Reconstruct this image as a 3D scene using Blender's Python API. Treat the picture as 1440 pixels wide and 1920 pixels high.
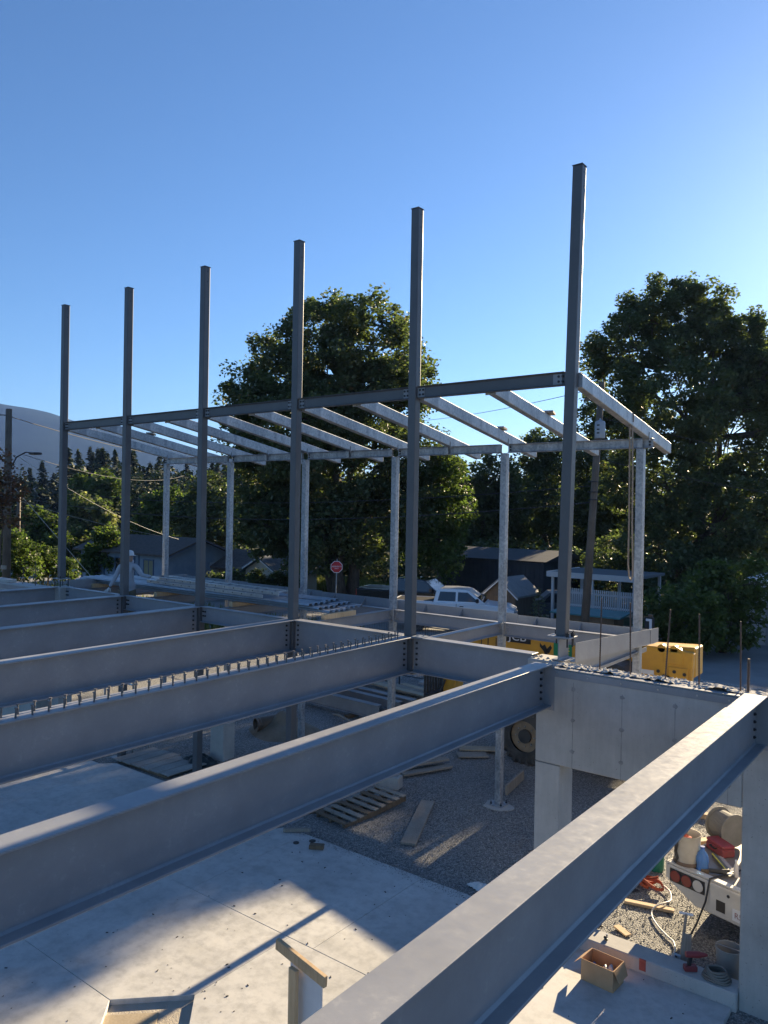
import bpy, bmesh, math, random
import numpy as np
from mathutils import Vector, Matrix, noise as mnoise
from mathutils.geometry import tessellate_polygon
RD = math.radians
random.seed(7)
for _o in list(bpy.data.objects):
    bpy.data.objects.remove(_o)
scene = bpy.context.scene
col = scene.collection

# ------------------------------------------------------------------ camera
ZF = 3.524            # top of the floor steel above the gravel
S = 2.571             # column spacing along X
YW = 2.968            # line of the canopy posts
YAW, PITCH, ROLL, FPX = 0.65754, -0.00479, 0.01756, 1442.9
cam = bpy.data.cameras.new('Camera')
cam_ob = bpy.data.objects.new('Camera', cam)
col.objects.link(cam_ob)
_F = Vector((-math.sin(YAW)*math.cos(PITCH), math.cos(YAW)*math.cos(PITCH), math.sin(PITCH)))
_R0 = Vector((math.cos(YAW), math.sin(YAW), 0)); _U0 = _R0.cross(_F)
_R = math.cos(ROLL)*_R0 + math.sin(ROLL)*_U0; _U = -math.sin(ROLL)*_R0 + math.cos(ROLL)*_U0
_m = Matrix((_R, _U, -_F)).transposed().to_4x4()
_m.translation = (4.4975, -9.882, ZF + 2.0)
cam_ob.matrix_world = _m
cam.sensor_fit = 'HORIZONTAL'; cam.angle = 2*math.atan(720/FPX)
cam.clip_start = 0.1; cam.clip_end = 20000
scene.camera = cam_ob

# ------------------------------------------------------------------ sky and sun
SUN_EL = RD(18.0); SUN_AZ_X = -0.012         # almost straight along +Y, low
world = bpy.data.worlds.new('World'); scene.world = world; world.use_nodes = True
wn = world.node_tree.nodes; wl = world.node_tree.links; wn.clear()
sky = wn.new('ShaderNodeTexSky'); sky.sky_type = 'NISHITA'; sky.sun_disc = False
sky.sun_elevation = SUN_EL
sky.sun_rotation = math.atan2(SUN_AZ_X, 1.0)   # clockwise from +Y
sky.altitude = 60; sky.air_density = 1.0; sky.dust_density = 0.24; sky.ozone_density = 6.5
bg = wn.new('ShaderNodeBackground'); bg.inputs['Strength'].default_value = 0.051
out = wn.new('ShaderNodeOutputWorld')
wl.new(sky.outputs[0], bg.inputs[0]); wl.new(bg.outputs[0], out.inputs[0])
sun = bpy.data.lights.new('Sun', 'SUN'); sun.energy = 5.0; sun.angle = RD(0.53); sun.color = (1.0, 0.80, 0.52)
sun_ob = bpy.data.objects.new('Sun', sun); col.objects.link(sun_ob)
_sd = Vector((SUN_AZ_X*math.cos(SUN_EL), math.cos(SUN_EL), math.sin(SUN_EL))).normalized()
sun_ob.rotation_euler = _sd.to_track_quat('Z', 'Y').to_euler()
sun_ob.location = (0, 60, 40)
vs = scene.view_settings
vs.view_transform = 'Standard'; vs.look = 'None'; vs.exposure = 1.75; vs.gamma = 1.0; vs.use_curve_mapping = False
HAZE_D = 0.85e-4
scene.render.engine = 'CYCLES'
scene.cycles.max_bounces = 8; scene.cycles.transparent_max_bounces = 8

# ------------------------------------------------------------------ object helpers
ORG = {}
def tag(o, label=None, cat=None, group=None, kind=None):
    if label: o['label'] = label
    if cat: o['category'] = cat
    if group: o['group'] = group
    if kind: o['kind'] = kind
    return o
def thing(name, label, cat, loc=(0, 0, 0), rz=0.0, group=None):
    o = bpy.data.objects.new(name, None); col.objects.link(o)
    o.empty_display_size = 0.2
    o.location = loc; o.rotation_euler = (0, 0, rz)
    ORG[o.name] = Vector(loc)
    return tag(o, label, cat, group)
def copy_tree(o, parent=None, loc=None, rz=None, label=None, group=None):
    c = o.copy(); col.objects.link(c); c.parent = parent
    ORG[c.name] = ORG.get(o.name, Vector())
    if loc is not None: c.location = loc
    if rz is not None: c.rotation_euler = (0, 0, rz)
    if label: c['label'] = label
    if group: c['group'] = group
    for ch in list(o.children): copy_tree(ch, c)
    return c
def put(name, me, parent=None, loc=(0, 0, 0), rot=(0, 0, 0)):
    o = bpy.data.objects.new(name, me); col.objects.link(o)
    o.location = loc; o.rotation_euler = rot
    if parent is not None:
        o.parent = parent
        ORG[o.name] = ORG.get(parent.name, Vector())
    return o

class MB:
    """collects shapes, builds ONE mesh object"""
    def __init__(s): s.v = []; s.f = []
    def add(s, vs_, fs_):
        b = len(s.v); s.v += [tuple(q) for q in vs_]; s.f += [tuple(i+b for i in q) for q in fs_]; return s
    def box(s, x0, x1, y0, y1, z0, z1):
        v = [(x, y, z) for z in (z0, z1) for y in (y0, y1) for x in (x0, x1)]
        return s.add(v, [(0, 2, 3, 1), (4, 5, 7, 6), (0, 1, 5, 4), (2, 6, 7, 3), (0, 4, 6, 2), (1, 3, 7, 5)])
    def bar(s, a, b, w, h, up=(0, 0, 1)):
        a = Vector(a); b = Vector(b); d = (b-a).normalized(); up = Vector(up)
        sd = d.cross(up)
        if sd.length < 1e-5: sd = d.cross(Vector((1, 0, 0)))
        sd.normalize(); u = sd.cross(d).normalized()
        v = []
        for p in (a, b):
            for i, j in ((-1, -1), (1, -1), (1, 1), (-1, 1)): v.append(p + sd*(i*w/2) + u*(j*h/2))
        return s.add(v, [(0, 1, 2, 3), (7, 6, 5, 4), (0, 4, 5, 1), (1, 5, 6, 2), (2, 6, 7, 3), (3, 7, 4, 0)])
    def tube(s, pts, r, n=8, cap=True):
        P = [Vector(p) for p in pts]; m = len(P)
        rr = r if isinstance(r, (list, tuple)) else [r]*m
        t = (P[1]-P[0]).normalized()
        u = t.cross(Vector((0, 0, 1)))
        if u.length < 1e-3: u = t.cross(Vector((1, 0, 0)))
        u.normalize(); v = []
        for i in range(m):
            tt = (P[min(i+1, m-1)]-P[max(i-1, 0)])
            if tt.length > 1e-9: tt.normalize()
            else: tt = t
            u = (u - tt*u.dot(tt))
            if u.length < 1e-6: u = tt.cross(Vector((.3, .7, .2)))
            u.normalize(); w = tt.cross(u)
            for k in range(n):
                a = 2*math.pi*k/n
                v.append(P[i] + (u*math.cos(a) + w*math.sin(a))*rr[i])
        f = []
        for i in range(m-1):
            for k in range(n):
                a = i*n+k; b = i*n+(k+1) % n
                f.append((a, b, b+n, a+n))
        if cap:
            f.append(tuple(range(n-1, -1, -1))); f.append(tuple(range((m-1)*n, m*n)))
        return s.add(v, f)
    def cyl(s, c, r, h, axis=(0, 0, 1), n=16, r2=None):
        c = Vector(c); ax = Vector(axis).normalized()
        return s.tube([c, c+ax*h], [r, r if r2 is None else r2], n)
    def prism(s, poly, fn, w0, w1):
        n = len(poly)
        v = [fn(p[0], p[1], w0) for p in poly] + [fn(p[0], p[1], w1) for p in poly]
        f = [tuple(range(n-1, -1, -1)), tuple(range(n, 2*n))]
        for i in range(n):
            j = (i+1) % n; f.append((i, j, j+n, i+n))
        return s.add(v, f)
    def lathe(s, prof, c=(0, 0, 0), n=20, close=True):
        c = Vector(c); v = []; m = len(prof)
        for (r, z) in prof:
            for k in range(n):
                a = 2*math.pi*k/n; v.append((c.x+r*math.cos(a), c.y+r*math.sin(a), c.z+z))
        f = []
        for i in range(m-1):
            for k in range(n):
                a = i*n+k; b = i*n+(k+1) % n; f.append((a, b, b+n, a+n))
        if close:
            f.append(tuple(range(n-1, -1, -1))); f.append(tuple(range((m-1)*n, m*n)))
        return s.add(v, f)
    def xf(s, M):
        s.v = [tuple(M @ Vector(q)) for q in s.v]; return s
    def mesh(s, name, off=None):
        me = bpy.data.meshes.new(name)
        vv = s.v if off is None else [(q[0]-off[0], q[1]-off[1], q[2]-off[2]) for q in s.v]
        me.from_pydata(vv, [], s.f)
        bm = bmesh.new(); bm.from_mesh(me)
        bmesh.ops.recalc_face_normals(bm, faces=bm.faces); bm.to_mesh(me); bm.free()
        return me
    def build(s, name, mat, parent=None, bev=0.0, smooth=False, world=True, base=None, seg=1):
        off = None
        if parent is not None and world: off = ORG.get(parent.name)
        if parent is None and base is not None: off = Vector(base)
        me = s.mesh(name, off)
        o = put(name, me, parent)
        if parent is None and base is not None: o.location = base
        ms = mat if isinstance(mat, (list, tuple)) else [mat]
        for q in ms: me.materials.append(q)
        if smooth:
            me.polygons.foreach_set('use_smooth', [True]*len(me.polygons))
            if smooth != 'all':
                try: me.set_sharp_from_angle(angle=RD(40))
                except Exception: pass
        if bev:
            md = o.modifiers.new('bevel', 'BEVEL'); md.width = bev; md.segments = seg; md.limit_method = 'ANGLE'; md.angle_limit = RD(40)
        return o

def text_mesh(s, size, extr=0.004):
    c = bpy.data.curves.new('lettering', 'FONT'); c.body = s; c.size = size; c.extrude = extr
    c.align_x = 'CENTER'; c.align_y = 'CENTER'
    o = bpy.data.objects.new('lettering', c); col.objects.link(o)
    me = bpy.data.meshes.new_from_object(o.evaluated_get(bpy.context.evaluated_depsgraph_get()))
    bpy.data.objects.remove(o); bpy.data.curves.remove(c)
    return me

# ------------------------------------------------------------------ materials
def nt(name):
    m = bpy.data.materials.new(name); m.use_nodes = True
    n = m.node_tree.nodes; l = m.node_tree.links
    return m, n, l, n['Principled BSDF']
def noise_node(n, l, scale, detail=5, rough=.55, stretch=None, coord='Object'):
    tc = n.new('ShaderNodeTexCoord'); t = n.new('ShaderNodeTexNoise')
    t.inputs['Scale'].default_value = scale; t.inputs['Detail'].default_value = detail; t.inputs['Roughness'].default_value = rough
    if stretch:
        mp = n.new('ShaderNodeMapping'); mp.inputs['Scale'].default_value = stretch
        l.new(tc.outputs[coord], mp.inputs[0]); l.new(mp.outputs[0], t.inputs['Vector'])
    else: l.new(tc.outputs[coord], t.inputs['Vector'])
    return t
def ramp(n, l, src, stops):
    r = n.new('ShaderNodeValToRGB'); e = r.color_ramp.elements
    while len(e) < len(stops): e.new(0.5)
    for q, (p, c) in zip(e, stops):
        q.position = p; q.color = (c[0], c[1], c[2], 1) if not isinstance(c, (int, float)) else (c, c, c, 1)
    l.new(src, r.inputs[0]); return r
def mixc(n, l, fac, a, b, mode='MIX'):
    m = n.new('ShaderNodeMix'); m.data_type = 'RGBA'; m.blend_type = mode
    for sock, val in ((0, fac), (6, a), (7, b)):
        if hasattr(val, 'links'): l.new(val, m.inputs[sock])
        elif isinstance(val, (int, float)): m.inputs[sock].default_value = val
        else: m.inputs[sock].default_value = (*val, 1)
    return m.outputs[2]
def bumpn(n, l, b, h, strength, dist=.01):
    q = n.new('ShaderNodeBump'); q.inputs['Strength'].default_value = strength; q.inputs['Distance'].default_value = dist
    l.new(h, q.inputs['Height']); l.new(q.outputs[0], b.inputs['Normal']); return q
def mat(name, c, rough=.6, metal=0., c2=None, scale=4., lo=.35, hi=.65, bump=0., bscale=60., stretch=None, spec=.5, bd=.006, rv=0., coat=0.):
    m, n, l, b = nt(name)
    b.inputs['Roughness'].default_value = rough; b.inputs['Metallic'].default_value = metal
    b.inputs['Specular IOR Level'].default_value = spec
    if coat: b.inputs['Coat Weight'].default_value = coat; b.inputs['Coat Roughness'].default_value = .06
    if c2 is not None:
        t = noise_node(n, l, scale, 6, .6, stretch)
        r = ramp(n, l, t.outputs['Fac'], [(lo, c), (hi, c2)]); l.new(r.outputs[0], b.inputs['Base Color'])
        if rv:
            rr = ramp(n, l, t.outputs['Fac'], [(lo, max(0, rough-rv)), (hi, min(1, rough+rv))]); l.new(rr.outputs[0], b.inputs['Roughness'])
    else: b.inputs['Base Color'].default_value = (*c, 1)
    if bump:
        t2 = noise_node(n, l, bscale, 4, .6, stretch); bumpn(n, l, b, t2.outputs['Fac'], bump, bd)
    return m

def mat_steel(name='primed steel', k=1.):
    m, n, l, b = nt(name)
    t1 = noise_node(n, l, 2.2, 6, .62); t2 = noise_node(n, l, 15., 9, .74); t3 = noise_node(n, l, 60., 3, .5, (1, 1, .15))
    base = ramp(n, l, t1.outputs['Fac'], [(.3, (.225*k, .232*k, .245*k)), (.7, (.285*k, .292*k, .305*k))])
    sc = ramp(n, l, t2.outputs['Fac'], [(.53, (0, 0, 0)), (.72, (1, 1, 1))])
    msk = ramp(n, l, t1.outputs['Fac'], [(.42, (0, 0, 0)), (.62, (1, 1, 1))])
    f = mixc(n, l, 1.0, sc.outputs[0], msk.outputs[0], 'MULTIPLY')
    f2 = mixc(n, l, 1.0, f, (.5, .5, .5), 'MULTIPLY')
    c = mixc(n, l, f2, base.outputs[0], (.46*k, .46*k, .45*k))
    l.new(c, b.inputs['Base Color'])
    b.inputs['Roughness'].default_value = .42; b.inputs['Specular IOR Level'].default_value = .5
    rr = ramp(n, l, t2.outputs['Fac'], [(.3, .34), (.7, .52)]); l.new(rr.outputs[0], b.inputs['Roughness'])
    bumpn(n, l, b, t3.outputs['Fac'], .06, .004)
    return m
def mat_galv():
    m, n, l, b = nt('galvanised steel')
    tc = n.new('ShaderNodeTexCoord'); v = n.new('ShaderNodeTexVoronoi'); v.inputs['Scale'].default_value = 28
    l.new(tc.outputs['Object'], v.inputs['Vector'])
    t = noise_node(n, l, 5, 6, .65, (1.0, 1.0, .35))
    r1 = ramp(n, l, v.outputs['Color'], [(.2, (.33, .35, .37)), (.8, (.50, .52, .54))])
    r2 = ramp(n, l, t.outputs['Fac'], [(.35, (.55, .58, .62)), (.62, (1, 1, 1))])
    c = mixc(n, l, 1., r1.outputs[0], r2.outputs[0], 'MULTIPLY'); l.new(c, b.inputs['Base Color'])
    b.inputs['Metallic'].default_value = .45; b.inputs['Roughness'].default_value = .45
    rr = ramp(n, l, v.outputs['Color'], [(.2, .36), (.8, .58)]); l.new(rr.outputs[0], b.inputs['Roughness'])
    return m
def mat_slab():
    m, n, l, b = nt('slab concrete')
    t1 = noise_node(n, l, .8, 7, .62); t2 = noise_node(n, l, 6., 8, .7); t3 = noise_node(n, l, 120., 3, .6)
    c1 = ramp(n, l, t1.outputs['Fac'], [(.3, (.45, .445, .43)), (.7, (.60, .59, .56))])
    c2 = ramp(n, l, t2.outputs['Fac'], [(.36, (.74, .74, .74)), (.54, (1, 1, 1)), (.8, (1.10, 1.09, 1.07))])
    c = mixc(n, l, .75, c1.outputs[0], c2.outputs[0], 'MULTIPLY')
    t4 = noise_node(n, l, 34., 4, .6)
    sp = ramp(n, l, t4.outputs['Fac'], [(.26, (.5, .49, .47)), (.31, (1, 1, 1))])
    c = mixc(n, l, .7, c, sp.outputs[0], 'MULTIPLY')
    t5 = noise_node(n, l, 1.7, 6, .62, (1., 2.0, 1.)); sw = ramp(n, l, t5.outputs['Fac'], [(.38, (.84, .84, .83)), (.5, (1, 1, 1)), (.66, (1.05, 1.05, 1.04))])
    c = mixc(n, l, .5, c, sw.outputs[0], 'MULTIPLY')
    t6 = noise_node(n, l, .45, 3, .5); st = ramp(n, l, t6.outputs['Fac'], [(.36, (.78, .77, .75)), (.46, (1, 1, 1))]); c = mixc(n, l, .35, c, st.outputs[0], 'MULTIPLY')
    l.new(c, b.inputs['Base Color'])
    rr = ramp(n, l, t2.outputs['Fac'], [(.35, .55), (.7, .85)]); l.new(rr.outputs[0], b.inputs['Roughness'])
    mx = mixc(n, l, .5, t2.outputs['Fac'], t3.outputs['Fac']); bumpn(n, l, b, mx, .35, .006)
    return m
def mat_wallc():
    m, n, l, b = nt('cast wall concrete')
    t1 = noise_node(n, l, 1.6, 7, .62); t2 = noise_node(n, l, 22., 6, .7, (1, 1, .12)); t3 = noise_node(n, l, 48., 3, .5)
    c1 = ramp(n, l, t1.outputs['Fac'], [(.3, (.36, .347, .32)), (.7, (.50, .485, .45))])
    c2 = ramp(n, l, t2.outputs['Fac'], [(.3, (.92, .92, .92)), (.7, (1.03, 1.03, 1.03))])
    pit = ramp(n, l, t3.outputs['Fac'], [(.27, (.5, .5, .5)), (.33, (1, 1, 1))])
    c = mixc(n, l, 1., c1.outputs[0], c2.outputs[0], 'MULTIPLY'); c = mixc(n, l, 1., c, pit.outputs[0], 'MULTIPLY')
    l.new(c, b.inputs['Base Color']); b.inputs['Roughness'].default_value = .85
    mx = mixc(n, l, .5, t2.outputs['Fac'], t3.outputs['Fac']); bumpn(n, l, b, mx, .3, .005)
    return m
def mat_gravel(name='crushed gravel', k=1., scl=44.):
    m, n, l, b = nt(name)
    tc = n.new('ShaderNodeTexCoord'); v = n.new('ShaderNodeTexVoronoi'); v.inputs['Scale'].default_value = scl
    l.new(tc.outputs['Object'], v.inputs['Vector'])
    t = noise_node(n, l, .35, 6, .6)
    r = ramp(n, l, v.outputs['Color'], [(.1, (.19*k, .19*k, .19*k)), (.5, (.31*k, .31*k, .30*k)), (.95, (.50*k, .49*k, .47*k))])
    d = ramp(n, l, v.outputs['Distance'], [(.3, (1, 1, 1)), (.75, (.5, .5, .5))])
    t2 = ramp(n, l, t.outputs['Fac'], [(.3, (.75, .75, .75)), (.7, (1.15, 1.12, 1.05))])
    c = mixc(n, l, 1., r.outputs[0], d.outputs[0], 'MULTIPLY'); c = mixc(n, l, 1., c, t2.outputs[0], 'MULTIPLY')
    l.new(c, b.inputs['Base Color']); b.inputs['Roughness'].default_value = .85
    iv = n.new('ShaderNodeMath'); iv.operation = 'SUBTRACT'; iv.inputs[0].default_value = 1; l.new(v.outputs['Distance'], iv.inputs[1])
    bumpn(n, l, b, iv.outputs[0], .9, .02)
    return m
def mat_wood(name, c1, c2, rough=.75):
    m, n, l, b = nt(name)
    t = noise_node(n, l, 3.2, 6, .65, (14, 14, 1.2)); t2 = noise_node(n, l, 2., 4, .5)
    r = ramp(n, l, t.outputs['Fac'], [(.3, c1), (.7, c2)])
    r2 = ramp(n, l, t2.outputs['Fac'], [(.3, (.72, .72, .72)), (.7, (1.08, 1.08, 1.08))])
    c = mixc(n, l, 1., r.outputs[0], r2.outputs[0], 'MULTIPLY')
    l.new(c, b.inputs['Base Color']); b.inputs['Roughness'].default_value = rough
    bumpn(n, l, b, t.outputs['Fac'], .25, .003)
    return m
def mat_leaf(name, cols, trans=.35, rough=.5):
    """cols: ramp stops for the per-leaf random tint"""
    m = bpy.data.materials.new(name); m.use_nodes = True
    n = m.node_tree.nodes; l = m.node_tree.links; n.clear()
    o = n.new('ShaderNodeOutputMaterial'); at = n.new('ShaderNodeAttribute'); at.attribute_name = 'tint'
    r = ramp(n, l, at.outputs['Fac'], cols)
    d = n.new('ShaderNodeBsdfPrincipled'); d.inputs['Roughness'].default_value = rough; d.inputs['Specular IOR Level'].default_value = .35
    t = n.new('ShaderNodeBsdfTranslucent')
    tcol = mixc(n, l, 1., r.outputs[0], (1.25, 1.5, .65), 'MULTIPLY')
    l.new(r.outputs[0], d.inputs['Base Color']); l.new(tcol, t.inputs['Color'])
    mx = n.new('ShaderNodeMixShader'); mx.inputs[0].default_value = trans
    l.new(d.outputs[0], mx.inputs[1]); l.new(t.outputs[0], mx.inputs[2]); l.new(mx.outputs[0], o.inputs[0])
    return m
def mat_glass(name, c=(.02, .025, .03)):
    m, n, l, b = nt(name); b.inputs['Base Color'].default_value = (*c, 1); b.inputs['Roughness'].default_value = .05
    b.inputs['Specular IOR Level'].default_value = .8
    return m

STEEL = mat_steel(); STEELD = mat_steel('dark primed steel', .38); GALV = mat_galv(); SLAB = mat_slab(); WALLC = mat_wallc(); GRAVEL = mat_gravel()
BOLT = mat('bolt steel', (.05, .05, .055), .45, .6)
BRIGHT = mat('zinc bolt', (.45, .45, .45), .35, .8)
RUST = mat('rusty rebar', (.10, .075, .06), .75, .3, (.16, .10, .07), 20)
STUD = mat('stud steel', (.13, .12, .115), .5, .4, (.22, .2, .19), 30)
LUMBER = mat_wood('new lumber', (.55, .37, .20), (.70, .51, .30))
GREYWOOD = mat_wood('weathered lumber', (.24, .20, .16), (.40, .35, .28))
OLDWOOD = mat_wood('old brown wood', (.13, .085, .05), (.24, .165, .10))
PLY = mat_wood('plywood', (.38, .30, .20), (.52, .43, .30))
PANELW = mat('white board', (.72, .73, .74), .6, 0, (.62, .63, .64), 3.)
ALU = mat('aluminium', (.62, .63, .64), .32, .85, (.5, .51, .52), 14.)
BLACK = mat('black plastic', (.018, .018, .02), .5)
RUBBER = mat('tyre rubber', (.035, .035, .036), .8, 0, (.085, .08, .074), 5., bump=.3)
# ------------------------------------------------------------------ the steel frame
_bolt = MB().cyl((0, 0, 0), .018, .016, (1, 0, 0), 6); _bolt.cyl((.016, 0, 0), .010, .012, (1, 0, 0), 6)
BOLT_ME = _bolt.mesh('bolt'); BOLT_ME.materials.append(BOLT)
BOLTZ_ME = BOLT_ME.copy(); BOLTZ_ME.materials.clear(); BOLTZ_ME.materials.append(BRIGHT)
def bolt(parent, p, axis='x', me=None):
    rot = {'x': (0, 0, 0), 'y': (0, 0, -math.pi/2), 'z': (0, -math.pi/2, 0)}[axis]
    return put('bolt', me or BOLT_ME, parent, Vector(p)-ORG[parent.name], rot)

def ibeam(t, axis, c, a0, a1, zt, d, bf, tf, tw, m=None, cope=0.0):
    """I section along X or Y; c = centre of the other axis"""
    m = m or STEEL
    def bx(lo, hi, z0, z1, s, e):
        return MB().box(c+lo, c+hi, s, e, z0, z1) if axis == 'y' else MB().box(s, e, c+lo, c+hi, z0, z1)
    bx(-bf/2, bf/2, zt-tf, zt, a0, a1-cope).build('top_flange', m, t, bev=.004)
    w = bx(-tw/2, tw/2, zt-d+tf, zt-tf, a0, a1)
    r = .016                                      # root fillets
    for sx in (-1, 1):
        for (zz, dz) in ((zt-tf, -1), (zt-d+tf, 1)):
            q = [(sx*tw/2, zz), (sx*(tw/2+r), zz), (sx*tw/2, zz+dz*r)]
            if axis == 'y': w.prism(q, lambda u, v, k: (c+u, k, v), a0, a1)
            else: w.prism(q, lambda u, v, k: (k, c+u, v), a0, a1)
    w.build('web', m, t)
    bx(-bf/2, bf/2, zt-d, zt-d+tf, a0, a1-cope).build('bottom_flange', m, t, bev=.004)

ORD_R = ['first', 'second', 'third', 'fourth', 'fifth', 'sixth']
CW = .142
ZT = 10.247
col_lab = ['tall grey steel column standing on the concrete wall, nearest and rightmost',
           'tall grey steel column second from the right, at the end of the studded beam',
           'tall grey steel column third from the right, before the big leafy tree',
           'tall grey steel column fourth from the right, left of the big leafy tree',
           'tall grey steel column in front of the crouching worker, second from the left',
           'tall grey steel column farthest away and leftmost, against the mountain']
for k in range(6):
    x = -k*S
    zb = 3.80 if k == 0 else (3.70 if k == 5 else (ZF-.60 if k == 1 else -.05))
    t = thing('steel_column', col_lab[k], 'column', (x, 0, zb), 0, 'tall steel columns')
    lean = .0
    lx = .11 if k == 0 else 0.0                       # the nearest column is not yet plumbed
    def lean(mb): mb.v = [(p[0]+lx*(p[2]-zb)/(ZT-zb), p[1]+.3*lx*(p[2]-zb)/(ZT-zb), p[2]) for p in mb.v]; return mb
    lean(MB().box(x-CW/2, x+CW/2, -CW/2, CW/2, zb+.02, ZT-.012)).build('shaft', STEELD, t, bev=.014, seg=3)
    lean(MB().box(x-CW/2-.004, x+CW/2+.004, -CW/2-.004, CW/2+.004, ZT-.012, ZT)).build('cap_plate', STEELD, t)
    for dz in (.10, .30):
        lean(MB().cyl((x+CW/2-.002, 0, ZT-dz), .014, .004, (1, 0, 0), 8)).build('bolt_hole', BLACK, t)
    pw = .11 if k == 1 else .17 if k in (0, 5) else .2
    MB().box(x-pw, x+pw, -pw*.8, pw*.8, zb, zb+.02).build('base_plate', STEEL, t, bev=.003)
    if k == 0:
        for dx, dy in ((.12, -.1), (.12, .09), (.15, 0), (-.13, .1)):
            b = MB().cyl((x+dx, dy, zb-.12), .012, .21, n=8); b.cyl((x+dx, dy, zb+.02), .026, .026, n=6); b.cyl((x+dx, dy, zb+.05), .026, .024, n=6)
            b.build('anchor_bolt', BOLT, t)
    elif k == 5:
        for dx, dy in ((.12, -.1), (.12, .1), (-.12, -.1), (-.12, .1)):
            MB().cyl((x+dx, dy, zb-.22), .012, .30, n=8).build('anchor_bolt', BOLT, t)
    # tabs for the girts
    if k < 5: MB().box(x-CW/2-.13, x-CW/2, -.012, .012, 7.275, 7.42).build('connection_tab', STEEL, t)
    if k > 0: MB().box(x+CW/2, x+CW/2+.13, -.012, .012, 7.275, 7.42).build('connection_tab', STEEL, t)

# girts high on the columns
for k in range(5):
    xa, xb = -(k+1)*S+CW/2+.012, -k*S-CW/2-.012
    if k == 0: xb += .06
    t = thing('steel_girt', ['upper steel beam between the two nearest tall columns', 'upper steel beam between the second and third tall columns from the right',
        'upper steel beam between the third and fourth tall columns from the right', 'upper steel beam between the fourth and fifth tall columns from the right',
        'upper steel beam between the two farthest tall columns'][k], 'beam', ((xa+xb)/2, 0, 7.25), 0, 'upper beams between the columns')
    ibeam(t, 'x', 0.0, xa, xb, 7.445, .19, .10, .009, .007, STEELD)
    for e in (xa+.035, xa+.095, xb-.035, xb-.095):
        for z in (7.315, 7.385): bolt(t, (e, -.004, z), 'y').rotation_euler = (0, 0, -math.pi/2)
for o in bpy.data.objects:
    if o.name.startswith('bolt') and o.type == 'MESH' and not o.name.startswith('bolt_hole'): o.rotation_euler.z = -math.pi/2

# long floor beams towards the viewer
BD, BF = .56, .24
yend = -13.0
def floor_beam(k, y1, label, ztop=ZF, bf=BF, bd=BD):
    x = -k*S
    t = thing('floor_beam', label, 'beam', (x, (yend+y1)/2, ztop-bd), 0, 'long floor beams')
    ibeam(t, 'y', x, yend, y1, ztop, bd, bf, .02, .013)
    return t
fb = {}
fb[-1] = floor_beam(-1, -.56, 'nearest grey floor beam with sunlit top, crossing the lower right corner')
fb[0] = floor_beam(0, -.56, 'long grey floor beam ending at the left edge of the concrete wall')
fb[1] = floor_beam(1, -CW/2-.01, 'long grey floor beam with rows of studs on its top')
fb[2] = floor_beam(2, -CW/2-.01, 'plain grey floor beam just behind the studded one')
fb[3] = floor_beam(3, -CW/2-.01, 'grey floor beam meeting the fourth tall column from the right')
fb[4] = floor_beam(4, -CW/2-.01, 'scuffed grey floor beam meeting the column before the worker')
fb[5] = floor_beam(5, -.17, 'farthest grey floor beam, ending at the small concrete pedestal')
for k in range(1, 5):
    x = -k*S
    for i in range(5): bolt(fb[k], (x+.007, -.17, ZF-.10-i*.085), 'x')
    MB().box(x-.03, x-.012, -.26, -.09, ZF-.50, ZF-.06).build('shear_tab', STEEL, fb[k])
for k in (-1, 0):
    x = -k*S
    MB().box(x-.16, x+.16, -.568, -.556, ZF-BD-.04, ZF-.005).build('end_plate', STEEL, fb[k])
    for i in range(5): bolt(fb[k], (x+.007, -.66, ZF-.11-i*.085), 'x')
# studs on the third beam
_s = MB().cyl((0, 0, 0), .0095, .092, n=8); _s.cyl((0, 0, .092), .017, .010, n=8); STUD_ME = _s.mesh('shear_stud'); STUD_ME.materials.append(STUD)
rs = random.Random(3)
for row, (dx, off) in enumerate(((.055, 0.), (-.055, .08))):
    y = -9.2+off
    while y < -.3:
        o = put('shear_stud', STUD_ME, fb[1], Vector((-S+dx+rs.uniform(-.004, .004), y, ZF-.001))-ORG[fb[1].name])
        o.rotation_euler = (rs.uniform(-.05, .05), rs.uniform(-.05, .05), 0)
        y += .16

# floor girders in the column line
gl = ['deep floor girder between the concrete wall and the second column', 'deep floor girder behind the studs between the second and third columns',
      'shallow floor girder between the third and fourth columns from the right', 'shallow floor girder between the fourth and fifth columns from the right',
      'shallow floor girder beside the worker, between the two farthest columns']
for k in range(5):
    xa, xb = -(k+1)*S+CW/2+.012, -k*S-CW/2-.012
    if k == 0: xb = -.40
    if k == 4: xa = -5*S+.22
    d = .56 if k < 2 else .31
    t = thing('floor_girder', gl[k], 'beam', ((xa+xb)/2, 0, ZF-d), 0, 'floor girders in the column line')
    ibeam(t, 'x', 0., xa, xb, ZF+.001, d, .20 if k < 2 else .14, .017 if k < 2 else .011, .011)
    rows = 5 if k < 2 else 2
    for i in range(rows):
        for e in ([xa+.06, xb-.06] if k < 2 else [xa+.04, xa+.10, xb-.04, xb-.10]):
            if k == 0 and e > -1: continue
            bolt(t, (e, -.006, ZF-.10-i*.085), 'y')
    if k == 0:
        q = MB().box(-S+.10, -S+.30, -.10, .10, ZF+.003, ZF+.012); q.cyl((-S+.17, -.04, ZF+.012), .016, .018, n=6); q.cyl((-S+.24, .03, ZF+.012), .016, .018, n=6)
        q.build('splice_plate', GALV, t)
for o in bpy.data.objects:
    if o.parent and o.parent.name.startswith('floor_girder') and o.name.startswith('bolt'): o.rotation_euler = (0, 0, -math.pi/2)

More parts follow.
